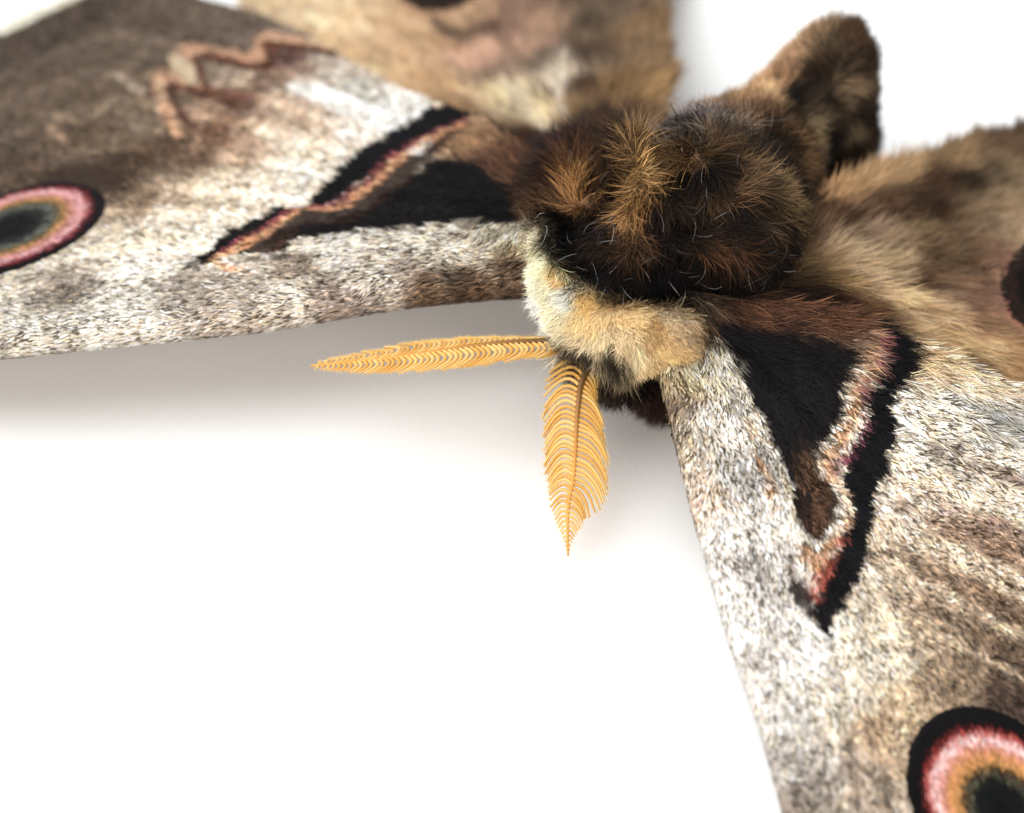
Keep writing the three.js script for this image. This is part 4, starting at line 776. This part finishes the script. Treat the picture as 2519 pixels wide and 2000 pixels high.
  {
    const p = [], c = [], f = [], RR = 26, RT = 72;
    for (let i = 0; i <= RR; i++) for (let j = 0; j < RT; j++) {
      const th0 = j / RT * 2 * Math.PI, wob = 1 + 0.13 * (noise(2 + 1.4 * Math.cos(th0), 2 + 1.4 * Math.sin(th0), opt.seed) - 0.5), r = rMax * i / RR, q = eyePoint(r, j / RT * 2 * Math.PI, i === RR ? -0.15 : 0.16 * (1 - (i / RR) ** 6)), k = ringColour(Math.min(rMax, r * wob)); p.push(q.x, q.y + (i === RR ? 0 : 0.06), q.z); c.push(...k);
      if (i < RR) { const a = i * RT + j, b = i * RT + (j + 1) % RT; f.push(a, a + RT, b, b, a + RT, b + RT); }
    }
    const disc = new THREE.BufferGeometry(); disc.setAttribute('position', new THREE.Float32BufferAttribute(p, 3)); disc.setAttribute('color', new THREE.Float32BufferAttribute(c, 3)); disc.setIndex(f); disc.computeVertexNormals();
    const parts = [disc], q4 = new THREE.Matrix4();
    for (let k = 0; k < opt.eyeScales; k++) {
      const r = 0.99 * rMax * Math.sqrt(random()), th = random() * 2 * Math.PI, o = eyePoint(r, th, 0.24 * (1 - (r / rMax) ** 8)), jit = r * (1 + 0.13 * (noise(2 + 1.4 * Math.cos(th), 2 + 1.4 * Math.sin(th), opt.seed) - 0.5)) + (random() - 0.5) * 0.075, col = ringColour(clamp(jit, 0, rMax)), m = 0.45 + 1.0 * random();
      const dir = EU.clone().addScaledVector(EV, (random() - 0.5) * 0.9).normalize().multiplyScalar(0.35 + 0.3 * random()).addScaledVector(EN, 0.1), side = dir.clone().cross(EN).normalize().multiplyScalar(0.09);
      const s = SCALE.clone(); q4.makeBasis(side, EN.clone().multiplyScalar(-0.05), dir).setPosition(o); s.applyMatrix4(q4);
      const cc = s.attributes.color; for (let i = 0; i < cc.count; i++) cc.setXYZ(i, cc.getX(i) * col[0] * m, cc.getY(i) * col[1] * m, cc.getZ(i) * col[2] * m);
      parts.push(s);
    }
    mesh('eyespot', mergeGeometries(parts), furMaterial, wing, opt.eyeLabel);
  }
  // scales and hair over the upper side
  const fur = new Fur(), long = new Fur(), F = W.flow, dirn = new THREE.Vector3(), nrm = new THREE.Vector3();
  const ta = tmp.index.array;
  scatter(tmp, opt.scales, random, (o, n, w, t) => {
    let u = 0, v = 0, across = 0, out = 0; for (let j = 0; j < 3; j++) { const q = top[ta[3 * t + j]]; u += q[0] * w[j]; v += q[1] * w[j]; across += q[2] * w[j]; out += q[3] * w[j]; }
    const rib = opt.veins ? vein(across, out) : 0;
    const e = toEye(u, v); if (Math.hypot(e[0], e[1]) < rMax * 0.97) return;
    let sw = 0, du = 0, dv = 0, len = 0, lift = 0;
    for (const f of F) { const d = 1 / ((u - f.p[0]) ** 2 + (v - f.p[1]) ** 2 + 0.4) ** 2; sw += d; du += d * f.d[0]; dv += d * f.d[1]; len += d * f.len; lift += d * f.lift; }
    len *= opt.short / sw; lift *= opt.flat / sw;
    if (len > 1) { const l2 = Math.hypot(du, dv), e2 = toEye(u + len * du / l2, v + len * dv / l2); if (Math.hypot(e2[0], e2[1]) < rMax) len *= 0.35; } const l = Math.hypot(du, dv) || 1, turn = (random() - 0.5) * opt.mess + 0.9 * opt.mess * (noise(u * 1.1, v * 1.1, 9) - 0.5), cs = Math.cos(turn), sn = Math.sin(turn);
    du /= l; dv /= l; [du, dv] = [du * cs - dv * sn, du * sn + dv * cs];
    const dark = colour(u + du * len * 0.5, v + dv * len * 0.5), c = [...shade];
    // salt and pepper of single scales, in streaks along the wing
    const along = noise((u * du + v * dv) * 0.9, (-u * dv + v * du) * 2.4, 11), fleck = noise(u * 3.3, v * 3.3, 12);
    let k = 0.75 + 0.6 * random();
    if (!dark || dark < 0.5) {
      const p = random() * 0.55 + 0.3 * fleck + 0.3 * along - 0.075 + 0.3 * (opt.veins ?? 0) * rib, k0 = 1 + (opt.veins ?? 0) * 0.45 * rib; k *= k0;
      if (p < opt.pepper) k *= lerp(1, 0.16, opt.contrast); else if (p > 1 - opt.salt) k *= lerp(1, 2.1, opt.contrast); else k *= 1 + 0.25 * opt.contrast * (p - 0.5);
      const hue = random() - 0.5; if (p < opt.pepper) { c[0] *= 1.12; c[2] *= 0.82; } else { c[0] *= 1 + 0.16 * hue * opt.contrast; c[2] *= 1 - 0.3 * hue * opt.contrast; }
      k *= 1 + opt.mottle * ((noise((u * du + v * dv) * 0.22, (-u * dv + v * du) * 1.7, 15) - 0.5) * 1.9 + (noise(u * 1.7, v * 1.7, 16) - 0.5) * 0.8);
      
    }
    for (let i = 0; i < 3; i++) c[i] = Math.min(0.86, c[i] * k + 0.0005);
    lift *= 0.6 + 0.8 * random();
    dirn.copy(EU).multiplyScalar(du).addScaledVector(EV, dv); dirn.addScaledVector(n, -dirn.dot(n)).normalize().addScaledVector(n, lift).normalize();
    const L = len * (0.65 + 0.7 * random()), isLong = L > 1.15;
    nrm.copy(n).addScaledVector(EU, (random() - 0.5) * 0.7).addScaledVector(EV, (random() - 0.5) * 0.7).normalize();
    (isLong ? long : fur).add(o, dirn, nrm, L, isLong ? 0.03 + 0.04 * random() : opt.width * (0.75 + 0.5 * random()), (random() - 0.5) * 0.25 * L, (isLong ? -0.28 : -0.2) * L * lift * 1.6 + (random() - 0.5) * 0.05 * L, c);
  }, (k) => (opt.near(top[k][0], top[k][1]) ? 1 : 0.15));
  for (let i = 0; i < (opt.fringe ?? 0); i++) {                     // frayed hair along the rear edge
    const s = 0.55 * random(), b = B.getPointAt(s), a = A.getPointAt(s), tn = B.getTangentAt(s), out = b.clone().sub(a).normalize(), lock = noise(s * 90, 1, opt.seed), L = (0.6 + 1.7 * lock) * (0.5 + random());
    const k0 = 0.4 * random(), lean = 0.5 + 1.3 * (noise(s * 70, 5, opt.seed) - 0.3) + 0.5 * random(), o = lowest(world(b.x - out.x * k0, b.y - out.y * k0, 0.05 * random()));
    dirn.copy(EU).multiplyScalar(out.x + lean * tn.x).addScaledVector(EV, out.y + lean * tn.y).addScaledVector(EN, 0.1 + 0.5 * random()).normalize();
    colour(b.x - out.x * 0.6, b.y - out.y * 0.6); const k = 0.55 + 0.9 * random();
    nrm.copy(EN).addScaledVector(EU, random() - 0.5).addScaledVector(EV, random() - 0.5).normalize();
    long.add(o, dirn, nrm, L, 0.035 + 0.04 * random(), (random() - 0.5) * 0.5 * L, -0.2 * L, shade.map((x) => Math.min(0.86, x * k)));
  }
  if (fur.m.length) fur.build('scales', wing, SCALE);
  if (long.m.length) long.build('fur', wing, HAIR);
  return wing;
}
makeWing(LEFT_FOREWING, { seed: 11, name: 'forewing', label: 'forewing reaching to the left, with a black wedge and a pale speckled front edge', eyeLabel: 'oval pink ringed black eyespot cut off by the left edge', fold: 0.16, veins: 0.4, scales: 125000, eyeScales: 5000, mess: 0.8, pepper: 0.34, salt: 0.3, contrast: 1, mottle: 0.5, deep: 1.15, gain: 1.12, grey: 0, flat: 0.6, short: 0.74, width: 0.092, near: (u) => u < 44 });
makeWing(RIGHT_FOREWING, { seed: 23, name: 'forewing', label: 'forewing reaching down to the right, with a black zigzag band and a pale speckled front edge', eyeLabel: 'round red and pink ringed eyespot at the lower right', fold: 0.14, veins: 0.12, scales: 125000, eyeScales: 6000, mess: 0.9, pepper: 0.36, salt: 0.32, contrast: 1, mottle: 0.55, deep: 1.15, gain: 1.12, grey: 0, flat: 0.6, short: 0.74, width: 0.096, near: (u) => u < 42 });
makeWing(LEFT_HINDWING, { seed: 37, name: 'hindwing', fringe: 9000, label: 'tan hindwing rising behind the left forewing, soft brown fur along its side', eyeLabel: 'dark eyespot at the upper edge', fold: 0.3, scales: 80000, eyeScales: 2500, mess: 0.5, pepper: 0.22, salt: 0.08, contrast: 0.7, mottle: 0.8, deep: 1.5, gain: 1.16, grey: 0.04, flat: 1, short: 1.2, width: 0.1, near: (u) => u < 24 });
makeWing(RIGHT_HINDWING, { seed: 41, name: 'hindwing', fringe: 7000, label: 'furry tan and brown hindwing reaching to the right', eyeLabel: 'dark eyespot at the right edge', fold: 0.45, scales: 95000, eyeScales: 2500, mess: 0.55, pepper: 0.22, salt: 0.08, contrast: 0.7, mottle: 0.8, deep: 1.5, gain: 1.16, grey: 0.04, flat: 1, short: 1.2, width: 0.1, near: (u) => u < 26 });

// ---- body: one closed surface round the tapered bones
function field(x, y, z) {
  let d = 1e3;
  for (const c of BODY) {
    const ax = c.b[0] - c.a[0], ay = c.b[1] - c.a[1], az = c.b[2] - c.a[2], px = x - c.a[0], py = y - c.a[1], pz = z - c.a[2];
    const h = clamp((px * ax + py * ay + pz * az) / (ax * ax + ay * ay + az * az)), e = Math.hypot(px - h * ax, py - h * ay, pz - h * az) - lerp(c.ra, c.rb, h);
    if (d > 900) { d = e; continue; }
    const m = clamp(0.5 + 0.5 * (e - d) / c.k); d = lerp(e, d, m) - c.k * m * (1 - m);
  }
  return d;
}
function surfaceNet(f, lo, hi, cell) {
  const n = lo.map((a, k) => Math.ceil((hi[k] - a) / cell) + 1), at = (i, j, k) => (k * n[1] + j) * n[0] + i, F = new Float32Array(n[0] * n[1] * n[2]), id = new Int32Array(F.length).fill(-1), p = [], ix = [];
  for (let k = 0; k < n[2]; k++) for (let j = 0; j < n[1]; j++) for (let i = 0; i < n[0]; i++) F[at(i, j, k)] = f(lo[0] + i * cell, lo[1] + j * cell, lo[2] + k * cell);
  for (let k = 0; k < n[2] - 1; k++) for (let j = 0; j < n[1] - 1; j++) for (let i = 0; i < n[0] - 1; i++) {
    let s = [0, 0, 0], m = 0;
    const corner = (q) => [i + (q & 1), j + ((q >> 1) & 1), k + (q >> 2)];
    for (let a = 0; a < 8; a++) for (const bit of [1, 2, 4]) if (!(a & bit)) {
      const A = corner(a), B = corner(a | bit), x = F[at(...A)], y = F[at(...B)];
      if ((x < 0) !== (y < 0)) { const t = x / (x - y); for (let c = 0; c < 3; c++) s[c] += lerp(A[c], B[c], t); m++; }
    }
    if (m) { id[at(i, j, k)] = p.length / 3; p.push(...s.map((v, c) => lo[c] + cell * v / m)); }
  }
  for (let k = 1; k < n[2] - 1; k++) for (let j = 1; j < n[1] - 1; j++) for (let i = 1; i < n[0] - 1; i++) for (let c = 0; c < 3; c++) {
    const a = F[at(i, j, k)], b = F[at(i + (c === 0), j + (c === 1), k + (c === 2))];
    if ((a < 0) === (b < 0)) continue;
    const u = [0, 0, 0], v = [0, 0, 0]; u[(c + 1) % 3] = 1; v[(c + 2) % 3] = 1;
    const q = [id[at(i, j, k)], id[at(i - u[0], j - u[1], k - u[2])], id[at(i - u[0] - v[0], j - u[1] - v[1], k - u[2] - v[2])], id[at(i - v[0], j - v[1], k - v[2])]];
    a < 0 ? ix.push(q[0], q[1], q[2], q[0], q[2], q[3]) : ix.push(q[0], q[2], q[1], q[0], q[3], q[2]);
  }
  const g = new THREE.BufferGeometry(); g.setAttribute('position', new THREE.Float32BufferAttribute(p, 3)); g.setIndex(ix); g.computeVertexNormals(); return g;
}
{
  const lo = [1e9, 1e9, 1e9], hi = [-1e9, -1e9, -1e9];
  for (const c of BODY) for (const [q, r] of [[c.a, c.ra], [c.b, c.rb]]) for (let k = 0; k < 3; k++) { lo[k] = Math.min(lo[k], q[k] - r - 1.5); hi[k] = Math.max(hi[k], q[k] + r + 1.5); }
  const mid = BODY[1].b, lumpy = (x, y, z) => field(x, y, z) + 1.5 * (noise(x * 0.42 + 3, y * 0.42, z * 0.42) - 0.5) * (1 - smooth(5, 9, Math.hypot(x - mid[0], y - mid[1], z - mid[2])));
  const g = surfaceNet(lumpy, lo, hi, 0.42), P = g.attributes.position, N = g.attributes.normal;
  for (let k = 0; k < P.count; k++) {                               // normals from the field itself, pointing out
    const e = 0.08, x = P.getX(k), y = P.getY(k), z = P.getZ(k), n = new THREE.Vector3(lumpy(x + e, y, z) - lumpy(x - e, y, z), lumpy(x, y + e, z) - lumpy(x, y - e, z), lumpy(x, y, z + e) - lumpy(x, y, z - e)).normalize();
    N.setXYZ(k, n.x, n.y, n.z);
  }
  const C = FUR_POINTS.map((f) => ({ tag: f[0], x: f[1], y: f[2], z: f[3], c: rgb(f[4]), d: [f[5], f[6], f[7]], len: f[8], lift: f[9] }));
  for (const q of C) { const l = 0.3 * q.c[0] + 0.6 * q.c[1] + 0.1 * q.c[2]; q.w = q.tag === 'thorax' && l < 0.02 ? 2.8 : 1; const s = q.tag === 'collar' ? 0.15 : q.tag === 'abdomen' ? 0.25 : 0.08; q.c = q.c.map((x) => q.tag === 'collar' ? Math.min(0.84, lerp(x, l, s) * 1.35) : lerp(x, l, s) * (q.tag === 'abdomen' ? 2.1 : 1.5) * Math.pow(l / 0.3, 0.3)); }
  const mix = { c: [0, 0, 0], d: [0, 0, 0], len: 0, lift: 0, tag: '' };
  function look(x, y, z, warp) {
    const X = x + warp * (noise(x * 0.8, y * 0.8, z * 0.8) - 0.5), Y = y + warp * (noise(x * 0.8 + 40, y * 0.8, z * 0.8) - 0.5), Z = z + warp * (noise(x * 0.8, y * 0.8 + 40, z * 0.8) - 0.5);
    let s = 0, best = 0; mix.c = [0, 0, 0]; mix.d = [0, 0, 0]; mix.len = mix.lift = 0;
    for (const q of C) {
      const d = (X - q.x) ** 2 + (Y - q.y) ** 2 + (Z - q.z) ** 2 + 0.05, w = q.w / (d * d * d); s += w;
      for (let k = 0; k < 3; k++) { mix.c[k] += w * q.c[k]; mix.d[k] += w * q.d[k]; } mix.len += w * q.len; mix.lift += w * q.lift;
      if (w > best) { best = w; mix.tag = q.tag; }
    }
    for (let k = 0; k < 3; k++) mix.c[k] /= s; mix.len /= s; mix.lift /= s;
  }
  const col = new Float32Array(P.count * 3);
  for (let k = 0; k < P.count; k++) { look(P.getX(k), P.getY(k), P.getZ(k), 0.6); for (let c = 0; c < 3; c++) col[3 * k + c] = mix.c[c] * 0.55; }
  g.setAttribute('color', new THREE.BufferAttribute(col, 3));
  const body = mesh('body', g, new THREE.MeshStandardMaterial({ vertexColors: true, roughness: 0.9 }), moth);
  const random = rng(77), furs = { thorax: new Fur(), collar: new Fur(), head: new Fur(), abdomen: new Fur() }, d = new THREE.Vector3(), n2 = new THREE.Vector3();
  const tufts = [], near = new THREE.Vector3();
  scatter(g, 800, random, (o, n) => {
    if (n.y < -0.6) return;
    look(o.x, o.y, o.z, 0.5); d.set(...mix.d); d.addScaledVector(n, -d.dot(n)).normalize();
    const turn = (random() - 0.5) * (mix.tag === 'collar' ? 1 : 2.2), side = n2.crossVectors(n, d).clone(); d.multiplyScalar(Math.cos(turn)).addScaledVector(side, Math.sin(turn)).addScaledVector(n, 0.3 + 0.9 * random() * mix.lift / 0.35).normalize();
    tufts.push({ o: o.clone(), tip: o.clone().addScaledVector(d, mix.len * (0.8 + 0.6 * random())), k: Math.exp((random() - 0.55) * 2.3), c: (look(o.x + 1.4 * (random() - 0.5), o.y + 1.4 * (random() - 0.5), o.z + 1.4 * (random() - 0.5), 0), [...mix.c]) });
  });
  scatter(g, 190000, random, (o, n) => {
    if (n.y < -0.55) return;
    look(o.x, o.y, o.z, 1); const tag = mix.tag, c = [...mix.c];
    d.set(...mix.d); d.addScaledVector(n, -d.dot(n)).normalize();
    let tuft = null, best = 1e9; near.set(o.x + 0.8 * (noise(o.x * 2, o.y * 2, o.z * 2) - 0.5), o.y + 0.8 * (noise(o.x * 2 + 9, o.y * 2, o.z * 2) - 0.5), o.z + 0.8 * (noise(o.x * 2, o.y * 2 + 9, o.z * 2) - 0.5));
    for (const q of tufts) { const e = q.o.distanceToSquared(near); if (e < best) { best = e; tuft = q; } }
    // tufts: neighbouring hairs lean the same way
    const f = tag === 'collar' ? 0.75 : 0.6, t = (noise(o.x * f, o.y * f, o.z * f + 9) - 0.5) * 2.6 + (random() - 0.5) * (tag === 'collar' ? 1.3 : 0.8), side = n2.crossVectors(n, d).clone();
    d.multiplyScalar(Math.cos(t)).addScaledVector(side, Math.sin(t));
    const lift = mix.lift * (0.5 + random()) + 0.25 * (noise(o.x * 0.5 + 7, o.y * 0.5, o.z * 0.5) - 0.5);
    d.addScaledVector(n, Math.max(0.05, lift)).normalize();
    const L = (tag === 'collar' ? 0.58 : tag === 'abdomen' ? 1 : 1.15) * mix.len * (0.55 + 0.75 * random()), pull = tag === 'abdomen' ? 0.35 : (tag === 'collar' ? 0.3 : 0.42) * (0.6 + 0.6 * random());
    d.lerp(n2.copy(tuft.tip).sub(o).normalize(), Math.min(0.85, pull)).normalize();
    const k = (0.62 + 0.7 * random()) * (tag !== 'collar' && random() < (tag === 'thorax' ? 0.45 : 0.25) ? 0.16 : 1) * lerp(1, tuft.k, tag === 'collar' ? 0.3 : tag === 'abdomen' ? 0.3 : 0.85);
    look(o.x + 0.5 * L * d.x, o.y + 0.5 * L * d.y, o.z + 0.5 * L * d.z, tag === 'abdomen' ? 0.5 : 0.9);
    for (let i = 0; i < 3; i++) c[i] = Math.min(0.86, lerp(mix.c[i], tuft.c[i], tag === 'thorax' ? 0.5 : 0) * k + 0.0004);
    n2.copy(n).add(new THREE.Vector3(random() - 0.5, random() - 0.5, random() - 0.5).multiplyScalar(1.2)).normalize();
    furs[tag].add(o.addScaledVector(n, -0.1), d, n2, L, 0.028 + 0.034 * random(), (random() - 0.5) * (tag === 'thorax' ? 1.3 : 0.7) * L, -0.35 * L * lift - (random() - 0.4) * 0.15 * L, c);
  }, (k) => (N.getY(k) < -0.55 ? 0.05 : 1));
  // pale loose hairs straying over the dark fur
  scatter(g, 2600, random, (o, n) => {
    look(o.x, o.y, o.z, 0.5); if (mix.tag === 'abdomen' || n.y < 0 || random() > (mix.c[0] < 0.008 ? 0.3 : 0.06)) return;
    d.set(random() - 0.5, random() - 0.5, random() - 0.5).cross(n).normalize().addScaledVector(n, 0.3 + 0.7 * random()).normalize();
    const L = 0.7 + 1.2 * random(), k = 0.15 + 0.3 * random(); n2.copy(n).addScaledVector(d, random() - 0.5).normalize();
    furs[mix.tag === 'collar' ? 'collar' : 'thorax'].add(o.clone().addScaledVector(n, mix.tag === 'collar' ? 0.8 : 0.9), d, n2, L, 0.016 + 0.016 * random(), (random() - 0.5) * 2.2 * L, -0.6 * L * random(), [k, k * 0.96, k * 0.92]);
  });
  // long glossy strands, mostly black, sticking out of the coat in all directions
  scatter(g, 1500, random, (o, n) => {
    look(o.x, o.y, o.z, 0.5); if (mix.tag !== 'thorax' || n.y < -0.2) return;
    d.set(random() - 0.5, random() - 0.5, random() - 0.5).cross(n).normalize().multiplyScalar(0.8).add(n2.set(...mix.d)).addScaledVector(n, 0.2 + 0.6 * random()).normalize();
    const L = 1.4 + 1.6 * random(), gold = random() < 0.25, c = gold ? mix.c.map((x) => Math.min(0.6, x * 1.8 + 0.02)) : [0.006, 0.0055, 0.007]; n2.copy(n).addScaledVector(d, random() - 0.5).normalize();
    furs.thorax.add(o.clone().addScaledVector(n, 0.2), d, n2, L, gold ? 0.04 : 0.05 + 0.05 * random(), (random() - 0.5) * 1.1 * L, -0.3 * L * random(), c);
  });
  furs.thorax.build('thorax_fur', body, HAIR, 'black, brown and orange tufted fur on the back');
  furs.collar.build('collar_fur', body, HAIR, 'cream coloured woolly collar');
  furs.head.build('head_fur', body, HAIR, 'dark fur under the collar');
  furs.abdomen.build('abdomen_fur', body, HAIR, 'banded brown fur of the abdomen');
}

// ---- antennae: a shaft with two rows of barbs
const barbMaterials = [[0.82, 0.49, 0.12], [0.74, 0.4, 0.08], [0.86, 0.56, 0.18]].map((c) => new THREE.MeshPhysicalMaterial({ color: new THREE.Color().setRGB(...c), roughness: 0.55, transmission: 0.25, thickness: 0 }));
const shaftMaterial = new THREE.MeshStandardMaterial({ color: new THREE.Color().setRGB(0.46, 0.2, 0.035), roughness: 0.5, vertexColors: true });
function taperTube(points, radius, sides) {
  const p = [], ix = [], up = new THREE.Vector3(), t = new THREE.Vector3(), a = new THREE.Vector3(0.3, 1, 0.2), b = new THREE.Vector3(), n = points.length;
  for (let i = 0; i < n; i++) {
    t.subVectors(points[Math.min(i + 1, n - 1)], points[Math.max(i - 1, 0)]).normalize(); b.crossVectors(t, a).normalize(); up.crossVectors(b, t);
    for (let j = 0; j < sides; j++) { const f = j / sides * 2 * Math.PI, r = radius(i / (n - 1)); p.push(points[i].x + r * (b.x * Math.cos(f) + up.x * Math.sin(f)), points[i].y + r * (b.y * Math.cos(f) + up.y * Math.sin(f)), points[i].z + r * (b.z * Math.cos(f) + up.z * Math.sin(f))); }
    if (i) for (let j = 0; j < sides; j++) { const q = (i - 1) * sides + j, e = (i - 1) * sides + (j + 1) % sides; ix.push(q, e, q + sides, e, e + sides, q + sides); }
  }
  const g = new THREE.BufferGeometry(); g.setAttribute('position', new THREE.Float32BufferAttribute(p, 3)); g.setIndex(ix); g.computeVertexNormals(); return g;
}
const profile = (L, s) => { for (let i = 1; i < L.length; i++) if (s <= L[i][0]) return lerp(L[i - 1][1], L[i][1], (s - L[i - 1][0]) / (L[i][0] - L[i - 1][0])); return L.at(-1)[1]; };
ANTENNAE.forEach((D, which) => {
  const random = rng(500 + which), antenna = new THREE.Group(); antenna.name = numbered('antenna'); moth.add(antenna);
  antenna.userData.label = which ? 'yellow antenna pointing left, seen from its edge' : 'yellow feather shaped antenna pointing down';
  const C = new THREE.CatmullRomCurve3(D.shaft.map(V)), N0 = V(D.n), fuzz = new Fur(), pts = [];
  for (let i = 0; i <= 60; i++) pts.push(C.getPointAt(i / 60));
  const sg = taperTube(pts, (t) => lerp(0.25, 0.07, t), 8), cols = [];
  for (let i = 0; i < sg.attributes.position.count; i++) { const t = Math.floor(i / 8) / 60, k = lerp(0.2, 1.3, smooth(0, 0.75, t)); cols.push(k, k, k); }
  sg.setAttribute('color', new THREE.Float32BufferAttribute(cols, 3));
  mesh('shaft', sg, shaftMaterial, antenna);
  for (let i = 0; i < D.count; i++) for (const [row, sgn] of [[D.near, 1], [D.far, -1]]) {
    const s = 0.02 + 0.965 * ((i + (sgn > 0 ? 0.5 : 0.2)) / D.count) ** 0.93, o = C.getPointAt(s), t = C.getTangentAt(s), b = t.clone().cross(N0).normalize(), n = b.clone().cross(t), L = profile(row.len, s) * (0.96 + 0.08 * random()), wob = (random() - 0.5) * 0.16, q = [];
    for (let k = 0; k <= 6; k++) { const f = k / 6; q.push(o.clone().addScaledVector(b, sgn * L * f * (1 - 0.12 * f)).addScaledVector(t, L * (row.bulge * Math.sin(Math.PI * f) * 0.9 + row.lean[0] * f + row.lean[1] * f * f + wob * f)).addScaledVector(n, L * (row.curl * f * f + wob * 0.6 * f))); }
    const R = 0.148 * (0.55 + 0.45 * Math.min(1, L / 1.6));
    mesh(numbered('barb'), taperTube(q, (f) => R * (1 - 0.65 * f * f), 4), barbMaterials[Math.floor(random() * 3)], antenna);
    for (let k = 0; k < 45 * L; k++) {                             // fine down along each barb
      const f = Math.pow(random(), 0.8), x = f * 6, m = Math.min(5, x | 0), r = q[m].clone().lerp(q[m + 1], x - m), d = t.clone().multiplyScalar(random() - 0.35).addScaledVector(b, sgn * (0.4 + random())).addScaledVector(n, random() - 0.5).normalize();
      fuzz.add(r, d, n, 0.14 + 0.18 * random(), 0.017, 0.05 * (random() - 0.5), 0.05 * (random() - 0.5), [0.78, 0.52, 0.18]);
    }
  }
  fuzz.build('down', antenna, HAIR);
});

renderer.render(scene, camera);
